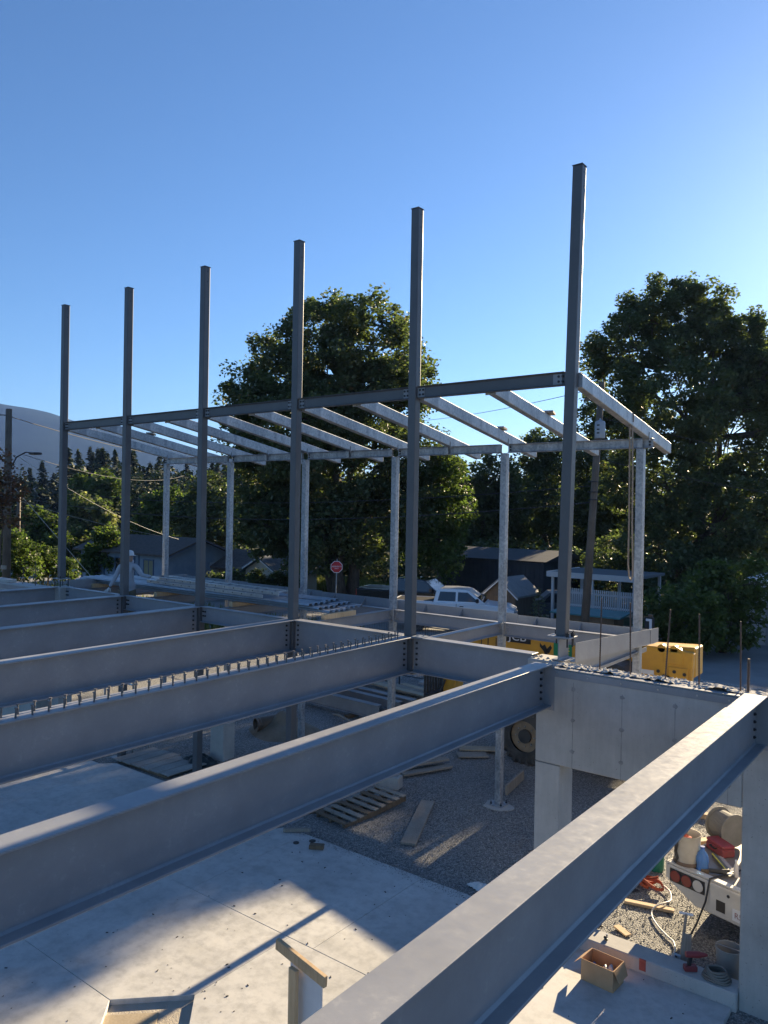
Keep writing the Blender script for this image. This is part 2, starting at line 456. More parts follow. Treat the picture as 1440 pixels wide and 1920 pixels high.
# galvanised canopy posts
PW = .125
post_lab = ['bright galvanised canopy post with a hanging sling beside it, rightmost', 'galvanised canopy post standing on a base plate in the gravel, second from right',
            'galvanised canopy post right of the red octagonal sign', 'galvanised canopy post partly hidden behind a tall dark column, left of the red sign',
            'galvanised canopy post rising behind the ladder', 'farthest galvanised canopy post, in front of the blue house']
for k in range(6):
    x = -k*S
    t = thing('canopy_post', post_lab[k], 'post', (x, YW, -.04), 0, 'galvanised canopy posts')
    MB().box(x-PW/2, x+PW/2, YW-PW/2, YW+PW/2, 0, 6.60).build('shaft', GALV, t, bev=.012, seg=3)
    MB().box(x-.14, x+.14, YW-.14, YW+.14, -.022, .0).build('base_plate', GALV, t, bev=.003)
    for dx in (-.105, .105):
        for dy in (-.105, .105):
            b = MB().cyl((x+dx, YW+dy, -.022), .010, .075, n=8); b.cyl((x+dx, YW+dy, 0.0), .021, .02, n=6); b.build('anchor_bolt', BOLT, t)
    MB().box(x-PW/2-.09, x-PW/2, YW-.006, YW+.006, 3.18, 3.38).build('connection_tab', GALV, t)
    MB().box(x-.006, x+.006, YW-PW/2-.09, YW-PW/2, 3.18, 3.38).build('connection_tab', GALV, t)

# canopy eave beam
el = ['eave beam between the two rightmost canopy posts, with a free end', 'eave beam between the second and third canopy posts from the right', 'eave beam before the big leafy tree, third from the right',
      'eave beam above the ladder, fourth from the right', 'farthest eave beam, ending at the leftmost canopy post']
for k in range(5):
    xa, xb = -(k+1)*S+(PW/2+.006), -k*S-(PW/2+.006)
    if k == 0: xb = .20
    if k == 4: xa = -5*S-.08
    t = thing('eave_beam', el[k], 'beam', ((xa+xb)/2, YW, 6.58), 0, 'canopy eave beams')
    ibeam(t, 'x', YW, xa, xb, 6.77, .165, .10, .009, .007, GALV)
    xs = [-(k+.5)*S] + ([-k*S] if True else [])
    for q in xs:
        if q > xb-.02: q = xb-.04
        if q < xa+.02: q = xa+.04
        MB().box(q-.045, q+.045, YW-.052, YW-.044, 6.615, 6.752).build('stiffener', GALV, t)
    for e in (xa+.05, xb-.05):
        for z in (6.66, 6.71): bolt(t, (e, YW-.005, z), 'y').rotation_euler = (0, 0, -math.pi/2)

# rafters falling outward
RW, RH = .115, .20
slope = -.168
raf_lab = ['nearest galvanised rafter, carrying the hanging sling', 'galvanised rafter with a wooden block on it, between the two nearest columns', 'galvanised rafter starting at the second tall column',
  'galvanised rafter between the second and third columns', 'galvanised rafter starting at the third tall column', 'galvanised rafter between the third and fourth columns',
  'galvanised rafter starting at the fourth tall column', 'galvanised rafter between the fourth and fifth columns', 'galvanised rafter starting at the fifth tall column',
  'galvanised rafter between the two farthest columns', 'farthest galvanised rafter, starting at the leftmost column']
for j in range(11):
    x = -j*S/2+.045+(.05 if j == 0 else 0)
    y0 = .09 if j else .11; y1 = 4.08
    zt0 = 7.445-.004; zt1 = zt0+slope*(y1-y0)
    t = thing('canopy_rafter', raf_lab[j], 'rafter', (x, YW, zt1-RH), 0, 'galvanised canopy rafters')
    b = MB()
    poly = [(y0, zt0), (y1, zt1), (y1, zt1-RH+.02), (y1-.06, zt1-RH+.012), (y0, zt0-RH)]
    b.prism(poly, lambda u, v, w: (w, u, v), x-RW/2, x+RW/2)
    b.build('tube', GALV, t, bev=.012, seg=3)
    zc = zt0+slope*(YW-y0)-RH
    MB().box(x+RW/2+.002, x+RW/2+.010, YW-.07, YW+.07, zc-.03, zc+.11).build('clip_angle', GALV, t)
    MB().box(x-RW/2-.03, x+RW/2+.03, y0-.015, y0-.001, zt0-RH-.01, zt0-.02).build('end_plate', GALV, t)
for (x, y, dx, ry, lab) in ((-S/2+.045, 1.95, .13, .2, 'pale wooden block wedged on the rafter between the nearest columns'), (-S+.045, 2.7, .10, .1, 'small wooden block on the rafter by the second galvanised post'),
                        (-4.5*S+.045, 1.5, .09, .5, 'dark timber offcut lying on a rafter near the leftmost columns')):
    z = 7.441+slope*(y-.09)+.001
    b = MB().box(-dx, dx, -.09, .09, 0, .04)
    o = b.build('wood_block', GREYWOOD, bev=.003); o.location = (x, y, z+.014); o.rotation_euler = (math.atan(slope), 0, ry)
    tag(o, lab, 'block', 'wood blocks on the rafters')

# floor steel of the canopy bay
cl = ['short cross beam under the plate at the concrete wall end', 'short cross beam from the second column to its canopy post', 'short cross beam from the third column to its canopy post',
      'short cross beam from the fourth column to its canopy post', 'short cross beam from the fifth column to its canopy post', 'farthest short cross beam, behind the worker']
for k in range(6):
    x = -k*S
    t = thing('cross_beam', cl[k], 'beam', (x, 1.5, 3.18), 0, 'short cross beams of the canopy bay')
    ya = CW/2+.012 if k not in (0, 5) else .25
    ibeam(t, 'y', x, ya, YW-PW/2-.012, 3.425, .22, .13, .011, .008)
    for y in (YW-PW/2-.05,):
        for z in (3.26, 3.34): bolt(t, (x+.005, y, z), 'x', BOLTZ_ME)
for k in range(5):
    xa, xb = -(k+1)*S+PW/2+.012, -k*S-PW/2-.012
    t = thing('edge_beam', 'floor edge beam between canopy posts %s' % ['at the nearest bay, in front of the yellow boom', 'two and three from the right', 'three and four from the right', 'four and five from the right', 'at the farthest bay'][k], 'beam', ((xa+xb)/2, YW, 3.15), 0, 'floor edge beams of the canopy bay')
    ibeam(t, 'x', YW, xa, xb, 3.42, .25, .13, .011, .008)
    for e in (xa+.05, xb-.05):
        for z in (3.24, 3.34): bolt(t, (e, YW-.005, z), 'y', BOLTZ_ME).rotation_euler = (0, 0, -math.pi/2)
    # pour stop: bent plate with an upstand
    t = thing('pour_stop_plate', 'bent steel edge plate %s' % ['before the wooden shed, nearest bay', 'below the white pickup', 'below the red octagonal sign', 'behind the ladder end', 'before the blue house, farthest bay'][k], 'edge plate', ((xa+xb)/2, 3.6, 3.30), 0, 'bent edge plates')
    x0, x1 = -(k+1)*S+(.004 if k < 4 else 0), -k*S-.004
    zt = 3.49+.022*k
    MB().box(x0, x1, 3.60, 3.608, 3.312, zt).build('upstand', STEEL, t)
    MB().box(x0, x1, YW+.07, 3.599, 3.312, 3.322).build('ledge', STEEL, t)
    for q in (x0+.4, x0+1.3, x1-.35):
        MB().prism([(3.598, zt-.01), (3.598, 3.323), (3.42, 3.323)], lambda u, v, w: (w, u, v), q, q+.01).build('gusset', STEEL, t)
for (x, lab, zn, zf_) in ((.02, 'bent steel edge plate running from the nearest column past the rightmost canopy post', 3.70, 3.52), (-5*S-.1, 'bent steel edge plate at the far end, beside the leftmost column', 3.66, 3.6)):
    t = thing('pour_stop_plate', lab, 'edge plate', (x, 1.9, 3.3), 0, 'bent edge plates')
    MB().prism([(.22, 3.43), (3.72, 3.27), (3.72, zf_), (.22, zn)], lambda u, v, w: (w, u, v), x+.075, x+.085).build('upstand', STEEL, t)
    MB().prism([(.22, 3.425), (3.60, 3.262), (3.60, 3.268), (.22, 3.432)], lambda u, v, w: (w, u, v), x-.02, x+.074).build('ledge', STEEL, t)
    MB().box(x+.086, x+.094, 3.30, 3.36, 3.30, 3.53).build('splice', STEEL, t)
    MB().box(x-.05, x-.04, .25, 3.5, 3.12, 3.20).build('lower_angle', STEEL, t)
# ------------------------------------------------------------------ ground and concrete
def struct(o): o['kind'] = 'structure'; return o
# terrain: one sheet, gently falling behind the site, out to the horizon
ASPH = mat('asphalt', (.09, .09, .092), .85, 0, (.14, .138, .132), .6, bump=.25, bscale=90)
EARTH = mat('dry earth and grass', (.05, .058, .03), .95, 0, (.09, .085, .05), .5, spec=0.1, bump=.4, bscale=30, bd=.03)
DIRT = mat('brown dirt', (.17, .13, .09), .95, 0, (.26, .21, .15), 2., bump=.5, bscale=30, bd=.03)
b = MB(); b.add([(-6000, -3000, -.12), (6000, -3000, -.12), (6000, 6000, -.12), (-6000, 6000, -.12)], [(0, 1, 2, 3)])
struct(b.build('ground', EARTH))
b = MB(); n = 60
def sitez(x, y):
    f = min(1, max(0, (y-.6)/2.0)) if y > -.6 else 0
    if y < -.75 and -14.3 < x < 2.3: return -.22
    return -.045 + .02*mnoise.noise(Vector((x*.4, y*.4, 0))) + .03*mnoise.noise(Vector((x*1.3, y*1.3, 3)))*f
gx = np.linspace(-40, 22, 150); gy = np.linspace(-16, 16.5, 90)
vv = [(x, y, sitez(x, y)) for y in gy for x in gx]
ff = [(j*150+i, j*150+i+1, (j+1)*150+i+1, (j+1)*150+i) for j in range(89) for i in range(149)]
site = b.add(vv, ff).build('gravel_yard', GRAVEL, smooth='all'); struct(site)
b = MB(); b.box(-120, 90, 17.2, 27.5, -.3, -.055); struct(b.build('road', mat('pale road asphalt', (.20, .20, .195), .85, 0, (.27, .265, .255), .5, bump=.3, bscale=60)))
b = MB(); b.box(-14, 40, 10.5, 17.1, -.3, -.03); struct(b.build('gravel_lane', mat_gravel('compacted gravel', 1.25, 18)))
# floor slab, panels between saw cuts, diamond block-outs at the columns
slab = thing('floor_slab', 'pale concrete floor slab with saw cuts, half in sun', 'slab', (-4, -6, -.15)); slab['kind'] = 'structure'
del slab['category']
def panel(poly, z0=-.15, z1=0.0):
    return MB().prism(poly, lambda u, v, w: (u, v, w), z0, z1).build('slab_panel', SLAB, slab, bev=.004)
g = .0025
DX, DY, HD = -2.41, -4.93, .65
edge = -.36
# row nearest the columns: y -2.77..edge with notches at the column block-outs
xs = [2.40, .0, -2.0, -4.4, -7.3, -9.6, -14.0]
def edge_poly(x0, x1):
    top = []
    pts = [(x0, -2.77+g), (x1, -2.77+g), (x1, edge)]
    cur = x1
    for cx in (-2*S, -3*S, -4*S):
        if x0 < cx-.3 and cx+.3 < x1:
            top += [(cx+.34, edge), (cx+.10, edge-.24), (cx-.30, edge-.24), (cx-.34, edge-.1), (cx-.34, edge)]
    pts += sorted(top, key=lambda q: 0) if top else []
    pts += [(x0, edge)]
    return pts
for i in range(len(xs)-1):
    x1, x0 = xs[i]-(g if i else 0), xs[i+1]+g
    if i == 0:
        panel([(x0, -2.77+g), (x1, -2.77+g), (x1, -.645), (x0, -.645)])
    else: panel(edge_poly(x0, x1))
# middle row -4.93..-2.77
for x1, x0 in ((2.4, .0), (0, DX), (DX, -5.0), (-5.0, -9.6), (-9.6, -14)):
    x1 -= g; x0 += g; P = [(x0, DY+g), (x1, DY+g), (x1, -2.77-g), (x0, -2.77-g)]
    if abs(x0-DX) < .1: P = [(DX+HD, DY+g), (x1, DY+g), (x1, -2.77-g), (x0, -2.77-g), (x0, DY+HD)]
    if abs(x1-DX) < .1: P = [(x0, DY+g), (DX-HD, DY+g), (x1, DY+HD), (x1, -2.77-g), (x0, -2.77-g)]
    panel(P)
for x1, x0 in ((2.4, .0), (0, DX), (DX, -5.0), (-5.0, -9.6), (-9.6, -14)):
    x1 -= g; x0 += g; P = [(x0, -13), (x1, -13), (x1, DY-g), (x0, DY-g)]
    if abs(x0-DX) < .1: P = [(x0, -13), (x1, -13), (x1, DY-g), (DX+HD, DY-g), (x0, DY-HD)]
    if abs(x1-DX) < .1: P = [(x0, -13), (x1, -13), (x1, DY-HD), (DX-HD, DY-g), (x0, DY-g)]
    panel(P)
b = MB(); b.add([(DX-HD-.1, DY-HD-.1, -.06), (DX+HD+.1, DY-HD-.1, -.06), (DX+HD+.1, DY+HD+.1, -.06), (DX-HD-.1, DY+HD+.1, -.06)], [(0, 1, 2, 3)])
b.build('pocket_fill', mat('damp sand', (.40, .35, .28), .95, 0, (.50, .45, .37), 5., bump=.6, bscale=60, bd=.02), slab)
o = MB().box(-.33, .33, -.20, .20, 0, .018).build('plywood_scrap', PLY, bev=.002); o.location = (DX-.20, DY-.12, -.058); o.rotation_euler = (0, 0, RD(45))
tag(o, 'plywood sheet lying in the sunlit square pocket of the slab', 'plywood')
# scattered dark crumbs on the slab (uncountable)
rs = random.Random(11); b = MB()
for i in range(260):
    y = rs.uniform(-6.5, -.5); x = rs.uniform(-7.5, 2.2)
    if abs(x-DX)+abs(y-DY) < HD+.02: continue
    s = rs.choice((.004, .005, .007, .011)); a = rs.uniform(0, 6.28)
    p = Vector((x, y, .001)); d = Vector((math.cos(a), math.sin(a), 0))
    b.bar(p-d*s*1.4+Vector((0, 0, s*.35)), p+d*s*1.4+Vector((0, 0, s*.35)), s, s*.7)
o = b.build('slab_crumbs', mat('dark crumbs', (.07, .065, .06), .9)); tag(o, 'dark crumbs and clods scattered over the slab', kind='stuff')

# concrete wall with a deep head over an opening
WY0, WY1 = -.56, -.14
wall = thing('concrete_wall', 'grey cast concrete wall with deep head over an opening, under the nearest column', 'wall', (1.2, -.35, 0))
HB, HT = 2.22, 3.47
b = MB().box(-.10, 2.45, WY0, WY1, HB, HT); b.build('head', WALLC, wall, bev=.012)
b = MB().box(-.10, .25, WY0, WY1, -.2, HB-.003); b.build('pier', WALLC, wall, bev=.012)
b = MB().box(2.453, 7.5, WY0-.003, WY1, -.2, HT-.004); b.build('right_pier', WALLC, wall, bev=.012)
b = MB().box(-.42, .02, -.20, .24, 2.86, HT+.012); b.build('corner_corbel', WALLC, wall, bev=.015)
JT = mat('wet joint stain', (.23, .225, .215), .9, 0, (.34, .335, .32), 9.)
for x in (.42, 1.06, 1.70, 2.30):
    q = MB().box(x-.004, x+.004, WY0-.002, WY0+.01, HB+.0, HT-.15+(0 if x < 1 else -.04)); q.build('form_seam', JT, wall)
    for z in (HB+.22, HB+.62, HB+1.02):
        q = MB().cyl((x, WY0-.003, z), .022, .01, (0, 1, 0), 12)
        rr = random.Random(int(x*100+z*7))
        pts = [(x+.032*math.cos(a)*rr.uniform(.7, 1.25), z+.026*math.sin(a)*rr.uniform(.7, 1.3)) for a in [i*6.283/18 for i in range(18)]]
        q.prism(pts, lambda u, v, w: (u, w, v), WY0-.0015, WY0+.004)
        q.build('tie_hole', JT, wall)
MB().box(-.1, .25, WY0-.0015, WY0+.01, HB-.012, HB-.004).build('form_seam', JT, wall)
MB().box(.03, 2.44, WY0-.014, WY0-.004, HT-.10, HT-.012).build('embed_angle', STEEL, wall)
MB().box(.03, 2.44, WY0-.014, WY0+.09, HT+.002, HT+.012).build('embed_angle_top', STEEL, wall)
for x in (.2, .62, 1.05, 1.5, 1.95, 2.3): MB().cyl((x, WY0-.022, HT-.055), .012, .01, (0, 1, 0), 8).build('bolt', BRIGHT, wall)
# rough mortar on the top of the wall
rs = random.Random(5); b = MB()
nx, ny = 150, 12
def topz(x, y): 
    f = 1-abs((y-(WY0+WY1)/2)/((WY1-WY0)/2))**4
    return HT+.006+max(0, .016+.030*mnoise.noise(Vector((x*3, y*3, 1)))+.028*mnoise.noise(Vector((x*14, y*14, 4))))*f
X = np.linspace(.0, 7.4, nx*2); Y = np.linspace(WY0+.10, WY1-.01, ny)
b.add([(x, y, topz(x, y)) for y in Y for x in X], [(j*nx*2+i, j*nx*2+i+1, (j+1)*nx*2+i+1, (j+1)*nx*2+i) for j in range(ny-1) for i in range(nx*2-1)])
b.build('rough_top', mat('crumbly mortar', (.34, .33, .31), .95, 0, (.48, .47, .44), 12., bump=.6, bscale=70, bd=.02), wall)
b = MB()
for i in range(170):
    x = rs.uniform(.02, 2.45) if i < 150 else rs.uniform(-.4, .0); y = rs.uniform(WY0+.08, WY1) if i < 150 else rs.uniform(-.18, .2); s = rs.uniform(.006, .022)
    zc = topz(x, y) if i < 150 else HT+.012
    b.tube([(x-s, y, zc), (x, y+rs.uniform(-.3, .3)*s, zc+s*.5), (x+s, y+s*rs.uniform(-1, 1), zc+s*.1)], [s*.5, s*.8, s*.4], 5)
tag(b.build('mortar_crumbs', mat('mortar crumbs', (.40, .39, .37), .95, 0, (.55, .54, .5), 8.), wall), kind='stuff')
# steel stub under the base plate of the nearest column
t = thing('steel_stub', 'short steel stub under the base plate of the nearest column', 'stub', (.0, 0, HT+.015))
ibeam(t, 'y', .0, -.12, .20, 3.798, .31, .20, .015, .012)
# rebar dowels
rb = [(.67, .95), (1.07, .92), (1.50, .88), (1.90, .86), (2.36, .82), (2.44, .40)]
rl = ['thin rebar dowel standing on the wall, nearest to the tall column', 'second rebar dowel on the wall, right of the first tall column', 'leaning rebar dowel before the rightmost galvanised post', 'rebar dowel in front of the yellow boom head',
      'rebar dowel standing before the right-hand tree, near the frame edge', 'short thick rebar stub at the right end of the wall']
for i, ((x, h), lab) in enumerate(zip(rb, rl)):
    r = .009 if i < 5 else .014
    lx = .05 if i == 2 else random.Random(i).uniform(-.02, .015)
    pts = [(x+lx*q, -.32, HT-.03+(h+.03)*q) for q in (0, .25, .5, .75, 1)]
    b = MB().tube(pts, r, 8)
    for q in range(int(h/.03)):
        z = HT+q*.03; b.cyl((x+lx*(z-HT)/h, -.32, z), r*1.25, .006, n=6)
    o = b.build('rebar', RUST, base=(x, -.32, HT)); tag(o, lab, 'rebar', 'rebar dowels on the wall')
# low curb across the opening
curb = thing('concrete_curb', 'low concrete curb with red paint marks across the wall opening', 'curb', (1.4, -.5, 0))
MB().box(.252, 2.45, -.640, -.335, -.12, .165).build('body', WALLC, curb, bev=.012)
RED = mat('faded red paint', (.42, .10, .07), .7, 0, (.30, .07, .05), 14.)
MB().box(1.36, 1.44, -.6435, -.63, .03, .166).build('paint_mark', RED, curb)
MB().box(2.95, 3.04, -.5645, -.55, .20, .34).build('paint_mark', RED, wall)
# far-left wall
lw = thing('concrete_wall', 'far concrete wall with rebar at the left edge of the site', 'wall', (-15.5, -.2, 0))
MB().box(-19, -13.1, -.45, -.05, -.2, 3.50).build('body', WALLC, lw, bev=.012)
MB().box(-19, -13.3, -.462, -.452, 3.36, 3.47).build('embed_angle', STEEL, lw)
MB().box(-15.4, -14.6, -.44, -.2, 3.503, 3.58).build('raised_block', WALLC, lw, bev=.01)
ped = thing('concrete_pedestal', 'small pale concrete pedestal under the leftmost tall column', 'pedestal', (-5*S, 0, 0))
MB().box(-5*S-.16, -5*S+.20, -.16, .2, -.2, 3.52).build('shaft', WALLC, ped, bev=.012)
lr = ['thin rebar on the far left wall, near the wooden pole', 'thin rebar on the far left wall, beside the first one', 'thin rebar on the far left wall, mid length', 'thin rebar on the far left wall nearest the leftmost column']
for x, h, lab in ((-16.4, .35, lr[0]), (-15.7, .38, lr[1]), (-14.2, .42, lr[2]), (-13.6, .60, lr[3])):
    o = MB().tube([(x, -.25, 3.45), (x+.01, -.25, 3.5+h)], .011, 6).build('rebar', RUST, base=(x, -.25, 3.5)); tag(o, lab, 'rebar', 'rebar on the far wall')
# ------------------------------------------------------------------ terrain, trees and air
LM_B, LM_L = (-25.49, 25.07), [(-25.93, 23.61, 15.24, 2.55), (-23.55, 24.66, 14.69, 2.81), (-28.29, 22.51, 13.26, 2.49), (-29.37, 21.0, 12.05, 1.85), (-26.25, 21.84, 10.09, 3.51), (-23.92, 25.72, 11.29, 3.51), (-23.27, 28.25, 13.32, 1.91), (-26.81, 26.27, 7.23, 4.14), (-29.46, 23.37, 7.14, 2.87), (-29.9, 20.91, 9.25, 1.59), (-22.22, 27.78, 8.21, 2.39), (-23.86, 25.33, 4.66, 2.55), (-26.03, 23.09, 4.31, 2.71), (-28.38, 21.51, 4.41, 1.91), (-22.16, 26.69, 5.33, 1.91)]
LM2_B, LM2_L = (-20.39, 27.74), [(-21.01, 28.58, 7.28, 1.72), (-20.31, 28.72, 5.37, 1.56), (-21.05, 28.17, 3.77, 1.72), (-21.84, 27.37, 3.76, 1.4), (-19.9, 27.61, 2.59, 0.94)]
RM_B, RM_L = (-9.55, 39.91), [(-12.81, 36.68, 15.9, 2.33), (-11.1, 39.39, 17.36, 2.66), (-8.81, 41.71, 16.17, 2.83), (-7.24, 43.32, 14.23, 2.49), (-13.92, 37.97, 13.2, 2.06), (-10.06, 36.88, 11.96, 3.66), (-7.93, 41.82, 10.38, 3.33), (-5.57, 43.87, 13.32, 2.73), (-11.19, 38.7, 7.59, 3.83), (-7.8, 39.18, 5.01, 3.66), (-5.86, 42.61, 5.71, 3.33), (-10.22, 36.96, 2.73, 3.33), (-8.06, 43.08, 1.21, 2.66), (-13.13, 38.45, 7.6, 2.0), (-3.78, 44.62, 11.84, 2.53), (-2.0, 44.96, 11.54, 2.33), (-3.58, 46.71, 8.54, 2.99), (-1.74, 46.22, 8.48, 2.0), (-13.07, 38.53, 2.84, 2.0), (-14.53, 36.99, 15.48, 1.4), (-12.28, 37.91, 17.72, 1.83), (-9.7, 39.54, 18.04, 2.2), (-7.38, 42.0, 15.56, 2.0), (-14.34, 36.05, 11.16, 1.66), (-5.94, 41.52, 14.18, 2.06), (-6.62, 41.72, 15.92, 1.5), (-6.05, 43.76, 12.16, 2.0)]
M1_B, M1_L = (-29.29, 47.4), [(-29.25, 45.43, 8.02, 2.52), (-27.57, 46.93, 8.51, 2.29), (-29.61, 47.88, 4.89, 3.2), (-27.1, 48.04, 5.39, 2.74), (-29.33, 47.51, 2.15, 2.29)]
M2_B, M2_L = (-26.73, 54.43), [(-27.01, 54.15, 10.77, 2.18), (-25.53, 54.87, 11.5, 1.94), (-28.5, 55.65, 7.42, 2.91), (-25.01, 53.95, 6.42, 3.4), (-26.53, 54.06, 2.55, 3.4)]
M3_B, M3_L = (-19.59, 49.84), [(-19.47, 48.73, 8.91, 2.36), (-18.63, 51.2, 6.86, 2.58), (-20.15, 48.4, 5.51, 2.58), (-19.2, 49.48, 2.55, 2.58)]
B1_B, B1_L = (-4.77, 20.86), [(-5.09, 21.05, 1.79, 1.04), (-4.13, 20.94, 1.48, 1.25), (-5.39, 20.44, 0.78, 0.73)]
B2_B, B2_L = (-3.55, 23.06), [(-3.9, 23.85, 2.08, 1.5), (-2.84, 22.84, 1.2, 1.07), (-4.02, 22.01, 0.74, 0.86), (-2.41, 23.42, 2.88, 1.07)]
G1_B, G1_L = (-95.38, 51.95), [(-96.46, 52.51, 7.72, 2.9), (-97.19, 51.05, 6.53, 2.29), (-93.04, 52.65, 6.96, 2.44), (-94.58, 51.56, 5.04, 3.43)]
G2_B, G2_L = (-73.14, 37.54), [(-74.2, 38.14, 4.53, 2.0), (-75.11, 37.21, 3.92, 1.47), (-72.49, 38.66, 4.09, 1.47), (-74.43, 38.46, 2.13, 2.36), (-72.3, 35.92, 0.51, 2.65), (-71.45, 37.95, -0.1, 2.36)]
G3_B, G3_L = (-72.66, 31.6), [(-73.82, 31.44, 4.21, 0.89), (-73.64, 31.38, 2.27, 1.11), (-72.0, 31.97, 3.7, 0.94), (-72.72, 32.5, 2.0, 1.22), (-71.27, 32.85, 3.16, 0.83), (-73.34, 31.99, 0.59, 1.66), (-70.46, 32.72, 1.25, 1.55)]
G4_B, G4_L = (-66.99, 42.29), [(-66.81, 41.42, 4.68, 1.88), (-65.5, 43.25, 5.3, 2.12), (-65.52, 41.91, 2.38, 2.36), (-68.16, 41.04, 2.89, 1.65)]
G5_B, G5_L = (-54.47, 39.33), [(-55.93, 40.13, 6.45, 2.34), (-55.28, 38.01, 4.33, 2.34), (-52.43, 38.88, 4.9, 2.34), (-53.16, 38.25, 2.35, 2.6)]
S1_B, S1_L = (-37.28, 10.92), [(-37.21, 10.45, 3.52, 0.87), (-37.51, 11.2, 2.47, 0.93), (-37.48, 10.46, 2.06, 1.16), (-36.3, 11.33, 2.09, 0.87), (-36.63, 10.89, 3.25, 0.73)]
S2_B, S2_L = (-37.7, 13.12), [(-38.46, 13.24, 1.87, 0.85), (-37.1, 13.46, 1.79, 0.76), (-36.44, 13.73, 1.66, 0.67), (-37.11, 13.13, 2.56, 0.55), (-37.87, 12.45, 2.55, 0.67)]
S3_B, S3_L = (-26.16, 4.34), [(-25.53, 4.41, 6.76, 0.73), (-25.51, 5.03, 5.96, 0.58), (-25.24, 4.6, 5.12, 0.73), (-24.84, 5.11, 6.37, 0.33), (-26.34, 4.2, 5.52, 0.94)]
H1_B, H1_L = (-29.9, 21.66), [(-31.42, 20.16, 0.85, 0.7), (-30.98, 21.43, 0.89, 0.7), (-29.35, 21.65, 1.0, 0.64), (-28.61, 22.68, 0.89, 0.7), (-28.0, 23.42, 0.72, 0.64)]
G6_B, G6_L = (-44.63, 21.66), [(-44.43, 21.33, 3.02, 0.84), (-45.15, 21.18, 1.86, 0.99), (-43.99, 21.59, 1.52, 0.69), (-45.85, 20.99, 1.06, 0.84)]
CONIF =  [(-188.8, 111.5, 20.1), (-133.0, 76.6, 15.9), (-138.8, 137.3, 15.9), (-172.0, 64.3, 13.1), (-158.2, 73.0, 10.5), (-150.9, 63.9, 9.8), (-175.0, 122.4, 18.1), (-129.7, 129.8, 13.8), (-134.4, 113.0, 16.6), (-199.1, 94.2, 11.6), (-113.6, 116.1, 13.6), (-137.3, 123.0, 13.4), (-159.7, 106.7, 15.3), (-197.2, 99.7, 11.4), (-217.5, 88.0, 11.1), (-116.9, 89.6, 11.3), (-212.6, 91.6, 13.0), (-164.0, 63.3, 11.2), (-161.4, 112.9, 14.3), (-142.9, 66.1, 9.8), (-216.4, 81.1, 15.7), (-143.2, 130.0, 13.5), (-170.2, 117.0, 18.8), (-131.5, 101.9, 12.0), (-131.1, 113.7, 14.4), (-157.1, 57.7, 11.0), (-174.7, 112.3, 16.3), (-171.6, 73.4, 11.1), (-124.3, 81.1, 12.5), (-108.7, 99.3, 13.1), (-179.4, 102.3, 19.2), (-180.7, 116.1, 19.7), (-190.6, 80.0, 11.0), (-148.6, 97.1, 13.7), (-111.1, 95.9, 11.6), (-163.6, 74.7, 10.8), (-176.6, 105.4, 18.1), (-155.1, 68.7, 11.9), (-168.1, 90.9, 13.4), (-112.3, 90.0, 13.7), (-149.1, 101.0, 14.6), (-130.5, 81.7, 15.2), (-120.1, 112.8, 13.0), (-121.7, 133.7, 14.4), (-135.0, 97.7, 11.8), (-179.3, 112.6, 18.2), (-138.6, 133.9, 15.1), (-137.0, 82.0, 16.2), (-122.0, 93.0, 15.1), (-200.7, 87.7, 15.4), (-116.9, 116.5, 14.0), (-172.0, 94.4, 18.0), (-186.4, 109.2, 19.0), (-154.4, 81.7, 16.9), (-220.8, 83.7, 11.7), (-145.1, 130.5, 13.1), (-184.7, 81.5, 13.0), (-171.4, 120.9, 15.8), (-100.9, 107.9, 13.0), (-152.5, 119.6, 14.5), (-118.7, 109.4, 12.0), (-166.3, 97.0, 17.6), (-151.2, 78.4, 13.1), (-169.8, 127.0, 13.5), (-155.1, 89.4, 17.4), (-131.5, 75.8, 15.4), (-144.4, 115.2, 15.5), (-124.4, 131.4, 17.1), (-218.2, 87.6, 11.0), (-126.0, 128.5, 16.2), (-168.1, 67.6, 13.3), (-138.2, 142.8, 14.5), (-162.8, 70.1, 13.0), (-104.3, 109.1, 12.5), (-141.9, 111.6, 12.2), (-172.9, 85.8, 14.8), (-152.5, 61.0, 12.3), (-152.8, 63.2, 9.5), (-193.4, 100.0, 12.9), (-143.4, 119.3, 12.6), (-134.5, 131.4, 15.2), (-149.9, 119.9, 14.9), (-133.7, 85.7, 12.9), (-130.0, 81.4, 15.5), (-113.5, 109.6, 14.5), (-158.0, 125.0, 16.6), (-157.4, 89.5, 16.5), (-221.7, 83.9, 15.8), (-202.2, 89.8, 11.8), (-177.0, 85.0, 13.2), (-120.8, 98.1, 12.0), (-124.3, 138.3, 13.4), (-114.6, 118.9, 12.8), (-132.0, 122.5, 17.0), (-166.0, 122.9, 16.7)]
RIDGE =  [(-4453, 594, 395), (-3926, 1001, 415), (-3486, 1340, 425), (-3222, 1544, 412), (-3170, 1585, 402), (-3117, 1625, 395), (-3064, 1666, 380), (-3025, 1696, 366), (-2984, 1727, 349), (-2923, 1775, 330), (-2852, 1829, 307), (-2764, 1897, 278), (-2658, 1979, 245), (-2517, 2088, 211), (-2305, 2251, 160), (-1988, 2495, 111), (-1461, 2902, 79), (-583, 3580, 87)]

